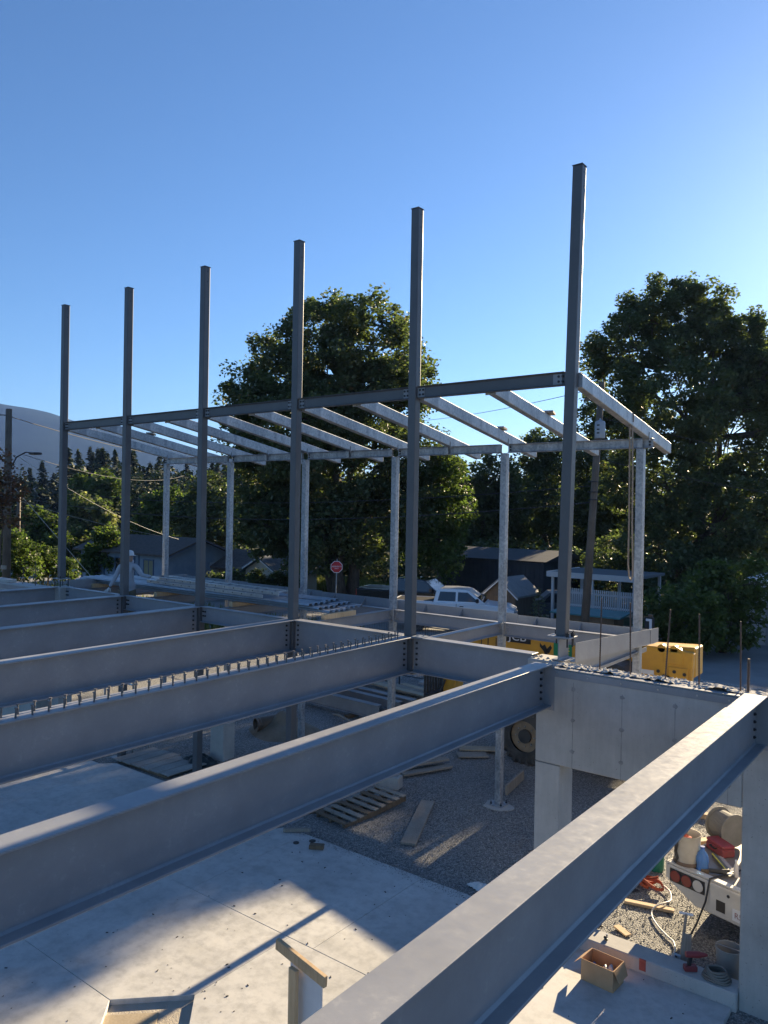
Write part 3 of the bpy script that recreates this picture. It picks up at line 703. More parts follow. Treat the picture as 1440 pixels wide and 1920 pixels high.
FOREST = mat('forested slope', (.010, .017, .016), .95, 0, (.022, .032, .026), .004, spec=0.0)
cp = Vector((4.5, -9.9, 0))
rx = np.linspace(0, len(RIDGE)-1, 170)
_rz = np.interp(np.linspace(0, len(RIDGE)-1, 400), range(len(RIDGE)), [p[2] for p in RIDGE])
for _ in range(3): _rz = np.convolve(np.pad(_rz, 12, 'edge'), np.ones(25)/25, 'valid')
def ridge_at(t):
    i = min(int(t), len(RIDGE)-2); f = t-i
    a, b_ = Vector(RIDGE[i]), Vector(RIDGE[i+1]); q = a.lerp(b_, f); q.z = float(np.interp(t, np.linspace(0, len(RIDGE)-1, 400), _rz)); return q
rows = [.52, .60, .68, .76, .84, .91, .96, 1.0, 1.05, 1.12, 1.25, 1.4]
prof = [0, .06, .18, .36, .58, .80, .92, 1.0, .97, .8, .4, 0]
vv = []
for s, h in zip(rows, prof):
    for t in rx:
        r = ridge_at(t); p = cp + (Vector((r.x, r.y, 0))-cp)*s
        nz = mnoise.fractal(Vector((p.x*.0012, p.y*.0012, 0)), 1.0, 2.0, 3)*45*math.sin(math.pi*min(1, h*.98+.02))*(1 if s < 1 else .6)
        jag = 0.0
        vv.append((p.x, p.y, max(-2, r.z*h + (nz if s != 1. else 0) + jag - (2 if h == 0 else 0))))
n_ = len(rx)
b = MB(); b.add(vv, [(j*n_+i, j*n_+i+1, (j+1)*n_+i+1, (j+1)*n_+i) for j in range(len(rows)-1) for i in range(n_-1)])
o = b.build('mountain', FOREST, smooth='all'); struct(o)

def leaf_mesh(name, C, size, tint, rg, droop=.35, fold=.25, aspect=.85, out=None):
    """C (N,3) leaf centres; every leaf a folded kite of two triangles"""
    N = len(C)
    ang = rg.uniform(0, 2*np.pi, N)
    d = np.stack([np.cos(ang), np.sin(ang), rg.normal(-droop, .45, N)], 1)
    if out is not None: d += out*.7
    d /= np.linalg.norm(d, axis=1)[:, None]
    up = rg.normal(0, .55, (N, 3)); up[:, 2] += 1.0
    sd = np.cross(d, up); sd /= (np.linalg.norm(sd, axis=1)[:, None]+1e-9)
    nn = np.cross(sd, d)
    s = size[:, None]
    v = np.empty((N, 4, 3))
    v[:, 0] = C - d*s*.5
    v[:, 1] = C + sd*s*.5*aspect + nn*s*fold*rg.uniform(.2, 1, N)[:, None] - d*s*.05
    v[:, 2] = C + d*s*.55
    v[:, 3] = C - sd*s*.5*aspect + nn*s*fold*rg.uniform(.2, 1, N)[:, None] - d*s*.05
    me = bpy.data.meshes.new(name)
    me.vertices.add(4*N); me.vertices.foreach_set('co', v.reshape(-1))
    me.loops.add(4*N); me.loops.foreach_set('vertex_index', np.arange(4*N, dtype=np.int32))
    me.polygons.add(N); me.polygons.foreach_set('loop_start', np.arange(0, 4*N, 4, dtype=np.int32))
    try: me.polygons.foreach_set('loop_total', np.full(N, 4, dtype=np.int32))
    except Exception: pass
    a = me.attributes.new('tint', 'FLOAT', 'FACE'); a.data.foreach_set('value', tint.astype(np.float32))
    me.update(calc_edges=True); me.validate()
    return me

BARK = mat('grey brown bark', (.06, .05, .04), .95, 0, (.12, .10, .08), 6., bump=.7, bscale=14, bd=.04, stretch=(3, 3, .5))
G0 = mat_leaf('maple leaf', [(0, (.075, .092, .052)), (.45, (.11, .132, .07)), (.85, (.14, .158, .08)), (.96, (.17, .155, .08)), (1, (.19, .13, .07))], .42)
G1 = mat_leaf('fresh leaf', [(0, (.055, .082, .026)), (.6, (.105, .14, .045)), (1, (.17, .19, .07))], .48)
G2 = mat_leaf('pale blossom leaf', [(0, (.08, .11, .045)), (.5, (.16, .17, .08)), (1, (.38, .35, .20))], .45)
G3 = mat_leaf('autumn leaf', [(0, (.07, .045, .03)), (.6, (.17, .075, .05)), (1, (.16, .13, .05))], .35)
G4 = mat_leaf('dark leaf', [(0, (.065, .082, .046)), (.6, (.10, .12, .062)), (1, (.14, .155, .075))], .4)
NEEDLE = mat_leaf('fir needles', [(0, (.016, .028, .016)), (1, (.038, .055, .028))], .12, .7)

def broad_tree(name, label, B, L, nclump, lpc, leaf, m, seed, clump=.75, trunk=.35, group=None, cat='tree', shoots=0, limbs=True, z0=-.1, stems=1, sparse=0.0):
    rg = np.random.default_rng(seed); rs = random.Random(seed)
    base = Vector((B[0], B[1], z0))
    t = thing(name, label, cat, base, 0, group)
    L = np.array(L); wgt = L[:, 3]**2.4; wgt /= wgt.sum()
    idx = rg.choice(len(L), nclump, p=wgt)
    dv = rg.normal(0, 1, (nclump, 3)); dv /= np.linalg.norm(dv, axis=1)[:, None]
    rad = rg.uniform(.12, 1, nclump)**(1/2.6)
    cc = L[idx, :3] + dv*(L[idx, 3]*rad)[:, None]
    if shoots:
        zt = np.argsort(-cc[:, 2])[:shoots*4]; pick = rg.choice(zt, shoots, replace=False)
        sh = cc[pick].copy(); sh[:, 2] += rg.uniform(.3, .9, shoots)*clump; sh2 = cc[pick].copy(); sh2[:, 2] += .4*clump
        cc = np.concatenate([cc, sh, sh2]); dv = np.concatenate([dv, dv[pick], dv[pick]])
    nc = len(cc)
    keep = cc[:, 2] > z0+.3; cc = cc[keep]; dv = dv[keep]; nc = len(cc)
    csz = clump*rg.uniform(.55, 1.25, nc)
    k = (lpc*rg.uniform(.5, 1.5, nc)*(1-sparse)).astype(int)+3
    ci = np.repeat(np.arange(nc), k); N = len(ci)
    off = rg.normal(0, 1, (N, 3)); off /= np.linalg.norm(off, axis=1)[:, None]; off *= (rg.uniform(0, 1, N)**.45*.95*csz[ci])[:, None]; off[:, 2] *= .75
    P = cc[ci]+off
    P[:, 2] = np.maximum(P[:, 2], z0+.1)
    tint = np.clip(rg.normal(.45, .2, N)+rg.normal(0, .12, nc)[ci], 0, 1)
    sz = leaf*rg.uniform(.6, 1.25, N)
    me = leaf_mesh('crown', P-np.array(base), sz, tint, rg, out=dv[ci])
    me.materials.append(m)
    put('crown', me, t)
    # trunk and limbs
    top = Vector((L[:, 0].mean(), L[:, 1].mean(), L[:, 2].max()))
    b = MB()
    nodes = []
    for s in range(stems):
        a = s*6.28/max(1, stems)+seed; lean = 0 if stems == 1 else .9
        bs = base+Vector((math.cos(a)*.5*(stems > 1)*trunk*2, math.sin(a)*.5*(stems > 1)*trunk*2, 0))
        H = top.z-z0
        pts = []; rr = []
        for q in range(9):
            f = q/8
            p = bs.lerp(top, f*.92); p.z = z0+H*.92*f
            p += Vector((math.cos(a)*lean, math.sin(a)*lean, 0))*f*(1-f)*H*.22
            p += Vector((rs.uniform(-1, 1), rs.uniform(-1, 1), 0))*trunk*.5*(f > 0)
            pts.append(p); rr.append(trunk*(1-.9*f)*(1.35 if q == 0 else 1)/(1 if stems == 1 else 1.35))
        b.tube(pts, rr, 10); nodes += pts[2:]
    b.build('trunk', BARK, t, smooth='all')
    if limbs:
        b = MB()
        for (x, y, z, r) in L:
            c = Vector((x, y, z)); par = min(nodes, key=lambda q: (q-c).length+max(0, q.z-c.z)*2)
            mid = par.lerp(c, .5)+Vector((0, 0, -.05*(c-par).length))
            b.tube([par, mid, c], [trunk*.38, trunk*.26, trunk*.12], 6)
            for q in range(max(3, int(9*min(1, nclump/300)))):
                e = Vector(dv_ := [rs.gauss(0, 1) for _ in range(3)]); e.normalize()
                ee = c+e*r*rs.uniform(.6, .98)
                st = mid.lerp(c, rs.uniform(.1, 1))
                b.tube([st, st.lerp(ee, .5)+Vector((0, 0, .08*r)), ee], [trunk*.11, trunk*.07, .015], 5)
        tag(b.build('limbs', BARK, t, smooth='all'), kind='stuff')
    return t
broad_tree('maple_tree', 'big rounded dark maple behind the third and fourth tall columns', LM_B, LM_L, 1500, 84, .23, G0, 1, .78, .5, None, shoots=26, stems=3)
broad_tree('maple_tree', 'leafy tree with sunlit lower branches above the black pickup', LM2_B, LM2_L, 260, 60, .21, G1, 2, .62, .22, None)
broad_tree('maple_tree', 'large hazy maple filling the right side beyond the yard', RM_B, RM_L, 1850, 84, .22, G0, 3, .75, .5, None, shoots=40, stems=3)
broad_tree('broadleaf_tree', 'bushy tree behind the pickups, left of the second galvanised post', M1_B, M1_L, 330, 60, .30, G4, 4, .9, .3, 'trees behind the pickups')
broad_tree('broadleaf_tree', 'taller dark tree behind the wooden shed', M2_B, M2_L, 420, 60, .32, G4, 5, 1.0, .35, 'trees behind the pickups')
broad_tree('broadleaf_tree', 'dark tree behind the transformer pole', M3_B, M3_L, 380, 60, .30, G4, 6, 1.0, .35, 'trees behind the pickups')
broad_tree('shrub', 'leafy shrub beyond the wall beside the yellow boom head', B1_B, B1_L, 120, 46, .17, G1, 7, .42, .09, 'shrubs beyond the wall', 'shrub', stems=3)
broad_tree('shrub', 'leafy shrub at the right frame edge below the hazy maple', B2_B, B2_L, 150, 46, .18, G1, 8, .45, .09, 'shrubs beyond the wall', 'shrub', stems=3)
broad_tree('broadleaf_tree', 'pale green rounded tree before the dark firs', G1_B, G1_L, 260, 40, .55, G1, 9, 1.2, .4, 'trees left of the blue house')
broad_tree('broadleaf_tree', 'tree with cream coloured crown left of the worker', G2_B, G2_L, 260, 44, .42, G2, 10, 1.0, .35, 'trees left of the blue house')
broad_tree('broadleaf_tree', 'small leafy tree overlapping the left end of the blue house', G6_B, G6_L, 110, 44, .24, G1, 19, .6, .15, 'trees left of the blue house')
broad_tree('broadleaf_tree', 'row-like slender green tree near the wooden poles', G3_B, G3_L, 200, 36, .36, G1, 11, .8, .25, 'trees left of the blue house')
broad_tree('broadleaf_tree', 'green tree behind the blue house roof', G4_B, G4_L, 200, 40, .42, G1, 12, 1.0, .3, 'trees left of the blue house')
broad_tree('broadleaf_tree', 'dark tree right of the blue house, left of the big maple', G5_B, G5_L, 240, 40, .42, G4, 13, 1.1, .3, 'trees left of the blue house')
broad_tree('shrub', 'bright sunlit bush at the left frame edge', S1_B, S1_L, 120, 50, .15, G1, 14, .4, .06, 'bushes at the left edge', 'shrub', stems=3)
broad_tree('shrub', 'sunlit bush beside the leftmost tall column', S2_B, S2_L, 110, 46, .15, G1, 15, .4, .06, 'bushes at the left edge', 'shrub', stems=3)
broad_tree('maple_tree', 'sparse red brown autumn tree by the left wooden pole', S3_B, S3_L, 120, 26, .14, G3, 16, .5, .12, None, stems=2, sparse=.4)
broad_tree('hedge', 'dark overgrown hedge before the low sheds', H1_B, H1_L, 130, 46, .18, G4, 17, .5, .06, None, 'hedge', stems=2)

# firs of the wood behind the house
def fir_template(seed):
    rg = np.random.default_rng(seed); C = []; out_ = []
    lv = 26
    for i in range(lv):
        f = i/(lv-1); z = .10+.90*f; R_ = (1-f)**.85*.20*rg.uniform(.75, 1.15)+.008
        nb = int(5+9*(1-f))
        for k in range(nb):
            a = rg.uniform(0, 6.283); ln = R_*rg.uniform(.6, 1.15)
            for q in np.linspace(.15, 1, 5):
                C.append((math.cos(a)*ln*q, math.sin(a)*ln*q, z-.10*ln*q*2+.02*rg.normal())); out_.append((math.cos(a), math.sin(a), -.35))
    C = np.array(C); N = len(C); out_ = np.array(out_)
    sz = .05*rg.uniform(.6, 1.3, N)
    me = leaf_mesh('crown', C, sz, rg.uniform(0, 1, N), rg, droop=.2, fold=.15, aspect=.55, out=out_*2)
    me.materials.append(NEEDLE); return me
FIRS = [fir_template(s) for s in (1, 2, 3, 4)]
_tm = MB().tube([(0, 0, 0), (0, 0, .5), (0, 0, .97)], [.016, .010, .002], 6).mesh('trunk'); _tm.materials.append(BARK)
for i, (x, y, z) in enumerate(CONIF):
    t = thing('fir_tree', 'dark fir in the wood behind the blue house', 'tree', (x, y, -.1), random.Random(i).uniform(0, 6.28), 'firs of the far wood')
    h = z+.1; sxy = h*random.Random(i+50).uniform(1.2, 1.7)
    for me, nm in ((FIRS[i % 4], 'crown'), (_tm, 'trunk')):
        o = put(nm, me, t); o.scale = (sxy, sxy, h)
# the mass of the wood behind them
rg = np.random.default_rng(77); P = []
for i in range(420):
    a = rg.uniform(0, 1); x = -250+a*240+rg.uniform(-10, 10); y = 95+a*150+rg.uniform(0, 60); h = rg.uniform(11, 16.5)
    n2 = 110; f = rg.uniform(0, 1, n2)**.7; r = (1-f)*.2*h+.2; an = rg.uniform(0, 6.28, n2)
    P.append(np.stack([x+np.cos(an)*r, y+np.sin(an)*r, h*f], 1))
for i in range(420):
    a = rg.uniform(-.1, 1.0); x = -95+a*150; y = 62+a*60+rg.uniform(0, 30)+12*math.sin(a*9); h = rg.uniform(7, 12.5)
    n2 = 150; f = rg.uniform(0, 1, n2); r = np.sqrt(np.clip(1-(f*1.6-.6)**2, 0.05, 1))*.33*h; an = rg.uniform(0, 6.28, n2)
    P.append(np.stack([x+np.cos(an)*r, y+np.sin(an)*r, h*f], 1))
P = np.concatenate(P); N = len(P)
me = leaf_mesh('far_wood', P, rg.uniform(.45, 1.0, N), rg.uniform(0, 1, N), rg); me.materials.append(NEEDLE)
tag(put('far_wood', me), 'dense mass of dark trees behind the firs', kind='stuff')
# rough grass along the far road side and under the maple
rg = np.random.default_rng(5)
GRASSM = mat_leaf('rough grass', [(0, (.06, .075, .025)), (.6, (.13, .135, .05)), (1, (.26, .21, .10))], .4)
def grass(name, label, x0, x1, y0, y1, n, h, seed):
    rg = np.random.default_rng(seed)
    P = np.stack([rg.uniform(x0, x1, n), rg.uniform(y0, y1, n), np.zeros(n)], 1)
    hh = h*rg.uniform(.4, 1.3, n); w = .03+.03*rg.uniform(0, 1, n)
    ang = rg.uniform(0, 6.28, n); lx = rg.normal(0, .3, n)*hh; ly = rg.normal(0, .3, n)*hh
    v = np.empty((n, 3, 3)); dx = np.cos(ang)*w; dy = np.sin(ang)*w
    v[:, 0] = P+np.stack([-dx, -dy, -.12*np.ones(n)], 1); v[:, 1] = P+np.stack([dx, dy, -.12*np.ones(n)], 1); v[:, 2] = P+np.stack([lx, ly, hh], 1)
    me = bpy.data.meshes.new(name); me.vertices.add(3*n); me.vertices.foreach_set('co', v.reshape(-1))
    me.loops.add(3*n); me.loops.foreach_set('vertex_index', np.arange(3*n, dtype=np.int32)); me.polygons.add(n); me.polygons.foreach_set('loop_start', np.arange(0, 3*n, 3, dtype=np.int32))
    a = me.attributes.new('tint', 'FLOAT', 'FACE'); a.data.foreach_set('value', rg.uniform(0, 1, n).astype(np.float32))
    me.update(calc_edges=True); me.validate(); me.materials.append(GRASSM)
    tag(put(name, me), label, kind='stuff')
grass('verge_grass', 'rough sunlit grass along the far side of the road', -60, -12, 27.6, 33, 26000, .55, 1)
rg = np.random.default_rng(31); P = []
for i in range(260):
    x = rg.uniform(-46, 4); y = 34.5+rg.uniform(0, 7)+.12*abs(x+20); h = rg.uniform(1.6, 3.6); n2 = 150
    f = rg.uniform(0, 1, n2); r = np.sqrt(np.clip(1-(f*1.5-.5)**2, .05, 1))*.45*h*rg.uniform(.3, 1, n2); an = rg.uniform(0, 6.28, n2)
    P.append(np.stack([x+np.cos(an)*r, y+np.sin(an)*r, h*f], 1))
P = np.concatenate(P); N = len(P)
me = leaf_mesh('undergrowth', P, rg.uniform(.16, .34, N), rg.uniform(0, 1, N), rg); me.materials.append(G4)
tag(put('undergrowth', me), 'dense dark undergrowth below the far trees', kind='stuff')
grass('verge_grass', 'weeds along the near road edge left of the site', -45, -17, 4, 16.8, 16000, .45, 2)

# the air between here and the mountain
hz = bpy.data.materials.new('haze'); hz.use_nodes = True
hn = hz.node_tree.nodes; hl = hz.node_tree.links; hn.clear()
ho = hn.new('ShaderNodeOutputMaterial'); pv = hn.new('ShaderNodeVolumePrincipled')
pv.inputs['Color'].default_value = (.24, .44, 1.0, 1); pv.inputs['Density'].default_value = HAZE_D; pv.inputs['Anisotropy'].default_value = .25
hl.new(pv.outputs[0], ho.inputs['Volume'])
o = MB().box(-6300, 6300, -3100, 6300, -3.2, 450).build('haze', hz); tag(o, 'pale blue air in front of the mountain', kind='stuff')
# ------------------------------------------------------------------ buildings, vehicles and poles beyond the site
SIDING = mat('pale blue siding', (.14, .20, .27), .8, 0, (.18, .245, .315), 2., bump=.2, bscale=20)
TRIMB = mat('dark blue trim', (.06, .10, .17), .7)
ROOFD = mat('dark shingles', (.055, .048, .045), .95, 0, (.095, .082, .075), 5., bump=.6, bscale=16, bd=.03)
ROOFB = mat('bluish shingles', (.10, .12, .15), .85, 0, (.17, .19, .22), 4., bump=.5, bscale=18, bd=.03)
BEIGE = mat('beige plaster', (.40, .37, .30), .85, 0, (.48, .44, .37), 2.)
BROWNW = mat('brown boards', (.10, .075, .055), .85, 0, (.15, .115, .085), 3., stretch=(6, 6, .6))
DARKCL = mat('dark cladding', (.028, .032, .04), .75, 0, (.04, .045, .055), 2.)
WHITEP = mat('white paint', (.74, .75, .76), .5, 0, (.66, .67, .68), 3.)
TEAL = mat('teal sheet metal', (.05, .16, .17), .6, 0, (.07, .20, .21), 4.)
GLASS = mat_glass('window glass')
CURTAIN = mat('yellowed blind', (.22, .21, .13), .8)

def window(t, x0, x1, z0, z1, y, side='-y', pane=GLASS, trim=TRIMB, mull=1):
    """framed window on a wall facing -Y at y"""
    f = MB()
    for a in ((x0-.07, x0, z0-.07, z1+.07), (x1, x1+.07, z0-.07, z1+.07), (x0, x1, z1, z1+.07), (x0, x1, z0-.09, z0)):
        f.box(a[0], a[1], y-.05, y-.002, a[2], a[3])
    for k in range(1, mull+1):
        xm = x0+(x1-x0)*k/(mull+1); f.box(xm-.025, xm+.025, y-.04, y-.003, z0, z1)
    w = f.build('window', trim, t)
    MB().box(x0, x1, y-.018, y-.006, z0, z1).build('pane', pane, w)
def gable_house(name, label, x0, x1, y0, y1, zb, ze, zr, wallm, roofm, axis='x', over=.45, group=None, rz=0):
    t = thing(name, label, 'house' if 'house' in name else 'shed', ((x0+x1)/2, (y0+y1)/2, zb), 0, group)
    if axis == 'x':
        ym = (y0+y1)/2
        MB().prism([(y0, zb), (y1, zb), (y1, ze), (ym, zr), (y0, ze)], lambda u, v, w: (w, u, v), x0, x1).build('walls', wallm, t)
        k = (zr-ze)/(ym-y0)
        for sgn in (-1, 1):
            ye = ym+sgn*((y1-y0)/2+over); zz = ze-k*over
            MB().prism([(ym, zr+.02), (ye, zz+.02), (ye, zz+.14), (ym, zr+.14)], lambda u, v, w: (w, u, v), x0-over, x1+over).build('roof_slope', roofm, t)
            MB().prism([(ym, zr-.02), (ye, zz-.04), (ye, zz+.018), (ym, zr+.018)], lambda u, v, w: (w, u, v), x1+over-.06, x1+over+.03).build('barge_board', TRIMB if wallm is SIDING else WHITEP, t)
    else:
        xm = (x0+x1)/2
        MB().prism([(x0, zb), (x1, zb), (x1, ze), (xm, zr), (x0, ze)], lambda u, v, w: (u, w, v), y0, y1).build('walls', wallm, t)
        k = (zr-ze)/(xm-x0)
        for sgn in (-1, 1):
            xe = xm+sgn*((x1-x0)/2+over); zz = ze-k*over
            MB().prism([(xm, zr+.02), (xe, zz+.02), (xe, zz+.12), (xm, zr+.12)], lambda u, v, w: (u, w, v), y0-over, y1+over).build('roof_slope', roofm, t)
            MB().prism([(xm, zr-.03), (xe, zz-.05), (xe, zz+.018), (xm, zr+.018)], lambda u, v, w: (u, w, v), y0-over-.03, y0-over+.06).build('barge_board', WHITEP, t)
    return t
# blue house, long wall to -Y, gable to +X
h = gable_house('blue_house', 'pale blue single storey house with dark shingle roof behind the worker', -47.6, -37.2, 21.3, 26.2, -.5, 2.25, 3.15, SIDING, ROOFD)
for a, bq, m_ in ((-46.6, -45.6, CURTAIN), (-43.2, -41.6, GLASS), (-39.9, -38.9, CURTAIN)): window(h, a, bq, .75, 1.75, 21.3, pane=m_)
for x in (-47.5, -44.6, -41.0, -40.5, -37.3): MB().box(x-.06, x+.06, 21.26, 21.298, -.3, 2.2).build('batten', TRIMB, h)
MB().box(-37.16, -37.10, 23.9, 24.0, -.3, 2.3).build('drain_pipe', TRIMB, h)
MB().box(-37.19, -37.13, 24.6, 25.5, -.3, 1.6).build('door', mat('grey blue door', (.22, .28, .34), .7), h)
h = gable_house('low_shed', 'low shed with dark brown roof right of the blue house', -36.6, -31.2, 25.0, 28.5, -.5, 1.45, 2.35, BROWNW, ROOFD, group='low sheds')
h = gable_house('low_shed', 'small beige shed with bluish roof behind the hedge', -32.4, -29.4, 23.6, 27.0, -.5, 1.5, 2.3, BEIGE, ROOFB, axis='y', group='low sheds')
MB().box(-31.3, -30.6, 23.55, 23.598, .2, 1.1).build('door', BROWNW, h)
# dark barn
t = thing('dark_barn', 'large black clad barn wall behind the white pickup', 'barn', (-18.9, 34, -.2))
MB().box(-22.6, -15.6, 31.5, 37.0, -.2, 2.55).build('walls', DARKCL, t)
for i in range(23): MB().box(-22.5+i*.3, -22.44+i*.3, 31.47, 31.498, -.1, 2.5).build('rib', DARKCL, t)
MB().prism([(31.2, 2.56), (37.2, 2.56), (34.2, 3.1)], lambda u, v, w: (w, u, v), -22.9, -15.3).build('roof', DARKCL, t)
# little wooden shed
t = gable_house('garden_shed', 'small brown garden shed with light grey roof beside the second galvanised post', -14.75, -13.15, 23.5, 25.6, -.2, 1.45, 2.12, BROWNW, mat('grey tin roof', (.17, .175, .18), .7, 0, (.22, .22, .22), 4.), axis='y', over=.22)
MB().box(-14.3, -13.6, 23.45, 23.495, -.1, 1.3).build('door', OLDWOOD, t)
# open porch with white fascia, picket fence, low teal roof
GREYP = mat('grey painted fascia', (.42, .43, .44), .6)
t = thing('carport', 'flat roofed carport with white fascia behind the wooden pole', 'carport', (-9.8, 26, -.1))
MB().box(-12.0, -7.6, 24.6, 28.4, 2.48, 2.60).build('roof_deck', mat('grey membrane', (.12, .125, .13), .9), t)
MB().box(-12.05, -7.55, 24.54, 24.598, 2.36, 2.62).build('fascia', GREYP, t)
MB().box(-12.05, -12.0, 24.6, 28.4, 2.36, 2.62).build('fascia', WHITEP, t)
for x in (-11.8, -9.8, -7.8):
    for y in (24.75, 28.2): MB().box(x-.06, x+.06, y-.06, y+.06, -.15, 2.48).build('post', GREYP, t)
t = thing('picket_fence', 'white picket fence under the carport roof', 'fence', (-9.3, 24.0, .6))
MB().box(-10.9, -7.4, 24.02, 24.06, 1.70, 1.78).build('rail', GREYP, t); MB().box(-10.9, -7.4, 24.02, 24.06, 1.13, 1.21).build('rail', WHITEP, t)
_pk = MB().box(-.03, .03, 0, .02, 0, .92).mesh('picket'); _pk.materials.append(GREYP)
for i in range(36): put('picket', _pk, t, Vector((-10.86+i*.098, 24.0, 1.03))-ORG[t.name])
t = thing('fence_deck', 'raised timber deck carrying the white picket fence', 'deck', (-9.2, 24.8, -.1))
MB().box(-10.95, -7.35, 23.85, 24.5, .87, 1.02).build('boards', GREYWOOD, t)
for x in (-10.8, -9.1, -7.5): MB().box(x-.06, x+.06, 24.0, 24.12, -.15, .87).build('post', GREYWOOD, t)
t = thing('teal_shed', 'low shed with flat teal metal roof at the foot of the pole', 'shed', (-8.1, 20.6, -.1))
MB().box(-9.3, -6.9, 20.0, 21.0, -.15, 1.28).build('walls', OLDWOOD, t)
MB().prism([(19.8, 1.29), (21.2, 1.40), (21.2, 1.46), (19.8, 1.35)], lambda u, v, w: (w, u, v), -9.6, -6.6).build('roof', TEAL, t)
# pale garage at the right edge
t = thing('pale_garage', 'pale garage glimpsed behind the shrub at the right edge', 'garage', (-1.5, 27.5, -.1))
MB().box(-3.4, 2.5, 26.2, 31, -.15, 2.4).build('walls', mat('pale grey siding', (.42, .44, .45), .8), t)
MB().box(-3.7, 2.8, 25.9, 31.3, 2.402, 2.7).build('roof', WHITEP, t)
MB().box(-2.6, .2, 26.14, 26.198, -.1, 2.0).build('garage_door', mat('grey door', (.30, .31, .32), .7), t)
# meter post
t = thing('meter_post', 'dark post with a white meter box beyond the wall', 'meter', (-4.6, 17.4, -.05))
MB().box(-4.68, -4.52, 17.35, 17.45, -.1, 1.95).build('post', BROWNW, t); MB().box(-4.76, -4.44, 17.27, 17.348, 1.2, 1.85).build('board', BLACK, t)
q = MB().box(-4.70, -4.50, 17.22, 17.268, 1.72, 1.80); q.box(-4.58, -4.50, 17.22, 17.268, 1.3, 1.72); q.box(-4.70, -4.50, 17.22, 17.268, 1.26, 1.34); q.build('box_frame', WHITEP, t)

# ---- pickups: local +X forward
def loft(b, secs):
    n_ = len(secs[0]); base = len(b.v)
    for s in secs: b.v += [tuple(p) for p in s]
    for i in range(len(secs)-1):
        for k in range(n_):
            a = base+i*n_+k; c = base+i*n_+(k+1) % n_; b.f.append((a, c, c+n_, a+n_))
    b.f.append(tuple(base+k for k in range(n_-1, -1, -1))); b.f.append(tuple(base+(len(secs)-1)*n_+k for k in range(n_)))
def wheel(t, x, y, r, w, rim):
    wv = MB().lathe([(r*.62, -w/2), (r*.9, -w/2), (r, -w*.36), (r, w*.36), (r*.9, w/2), (r*.62, w/2)], n=24, close=False)
    wv.xf(Matrix.Translation((x, y, r)) @ Matrix.Rotation(math.pi/2, 4, 'X'))
    o = wv.build('wheel', RUBBER, t, smooth=True, world=False)
    rv = MB().lathe([(.03, -w*.42), (r*.6, -w*.44), (r*.64, -w*.3), (r*.64, w*.3), (r*.6, w*.44), (.03, w*.42)], n=20)
    rv.xf(Matrix.Translation((x, y, r)) @ Matrix.Rotation(math.pi/2, 4, 'X'))
    rv.build('rim', rim, o, smooth=True, world=False)
RIM = mat('alloy rim', (.35, .35, .36), .35, .8)
LAMP_R = mat('red lamp', (.17, .012, .016), .3); LAMP_W = mat('clear lamp', (.42, .42, .42), .2)
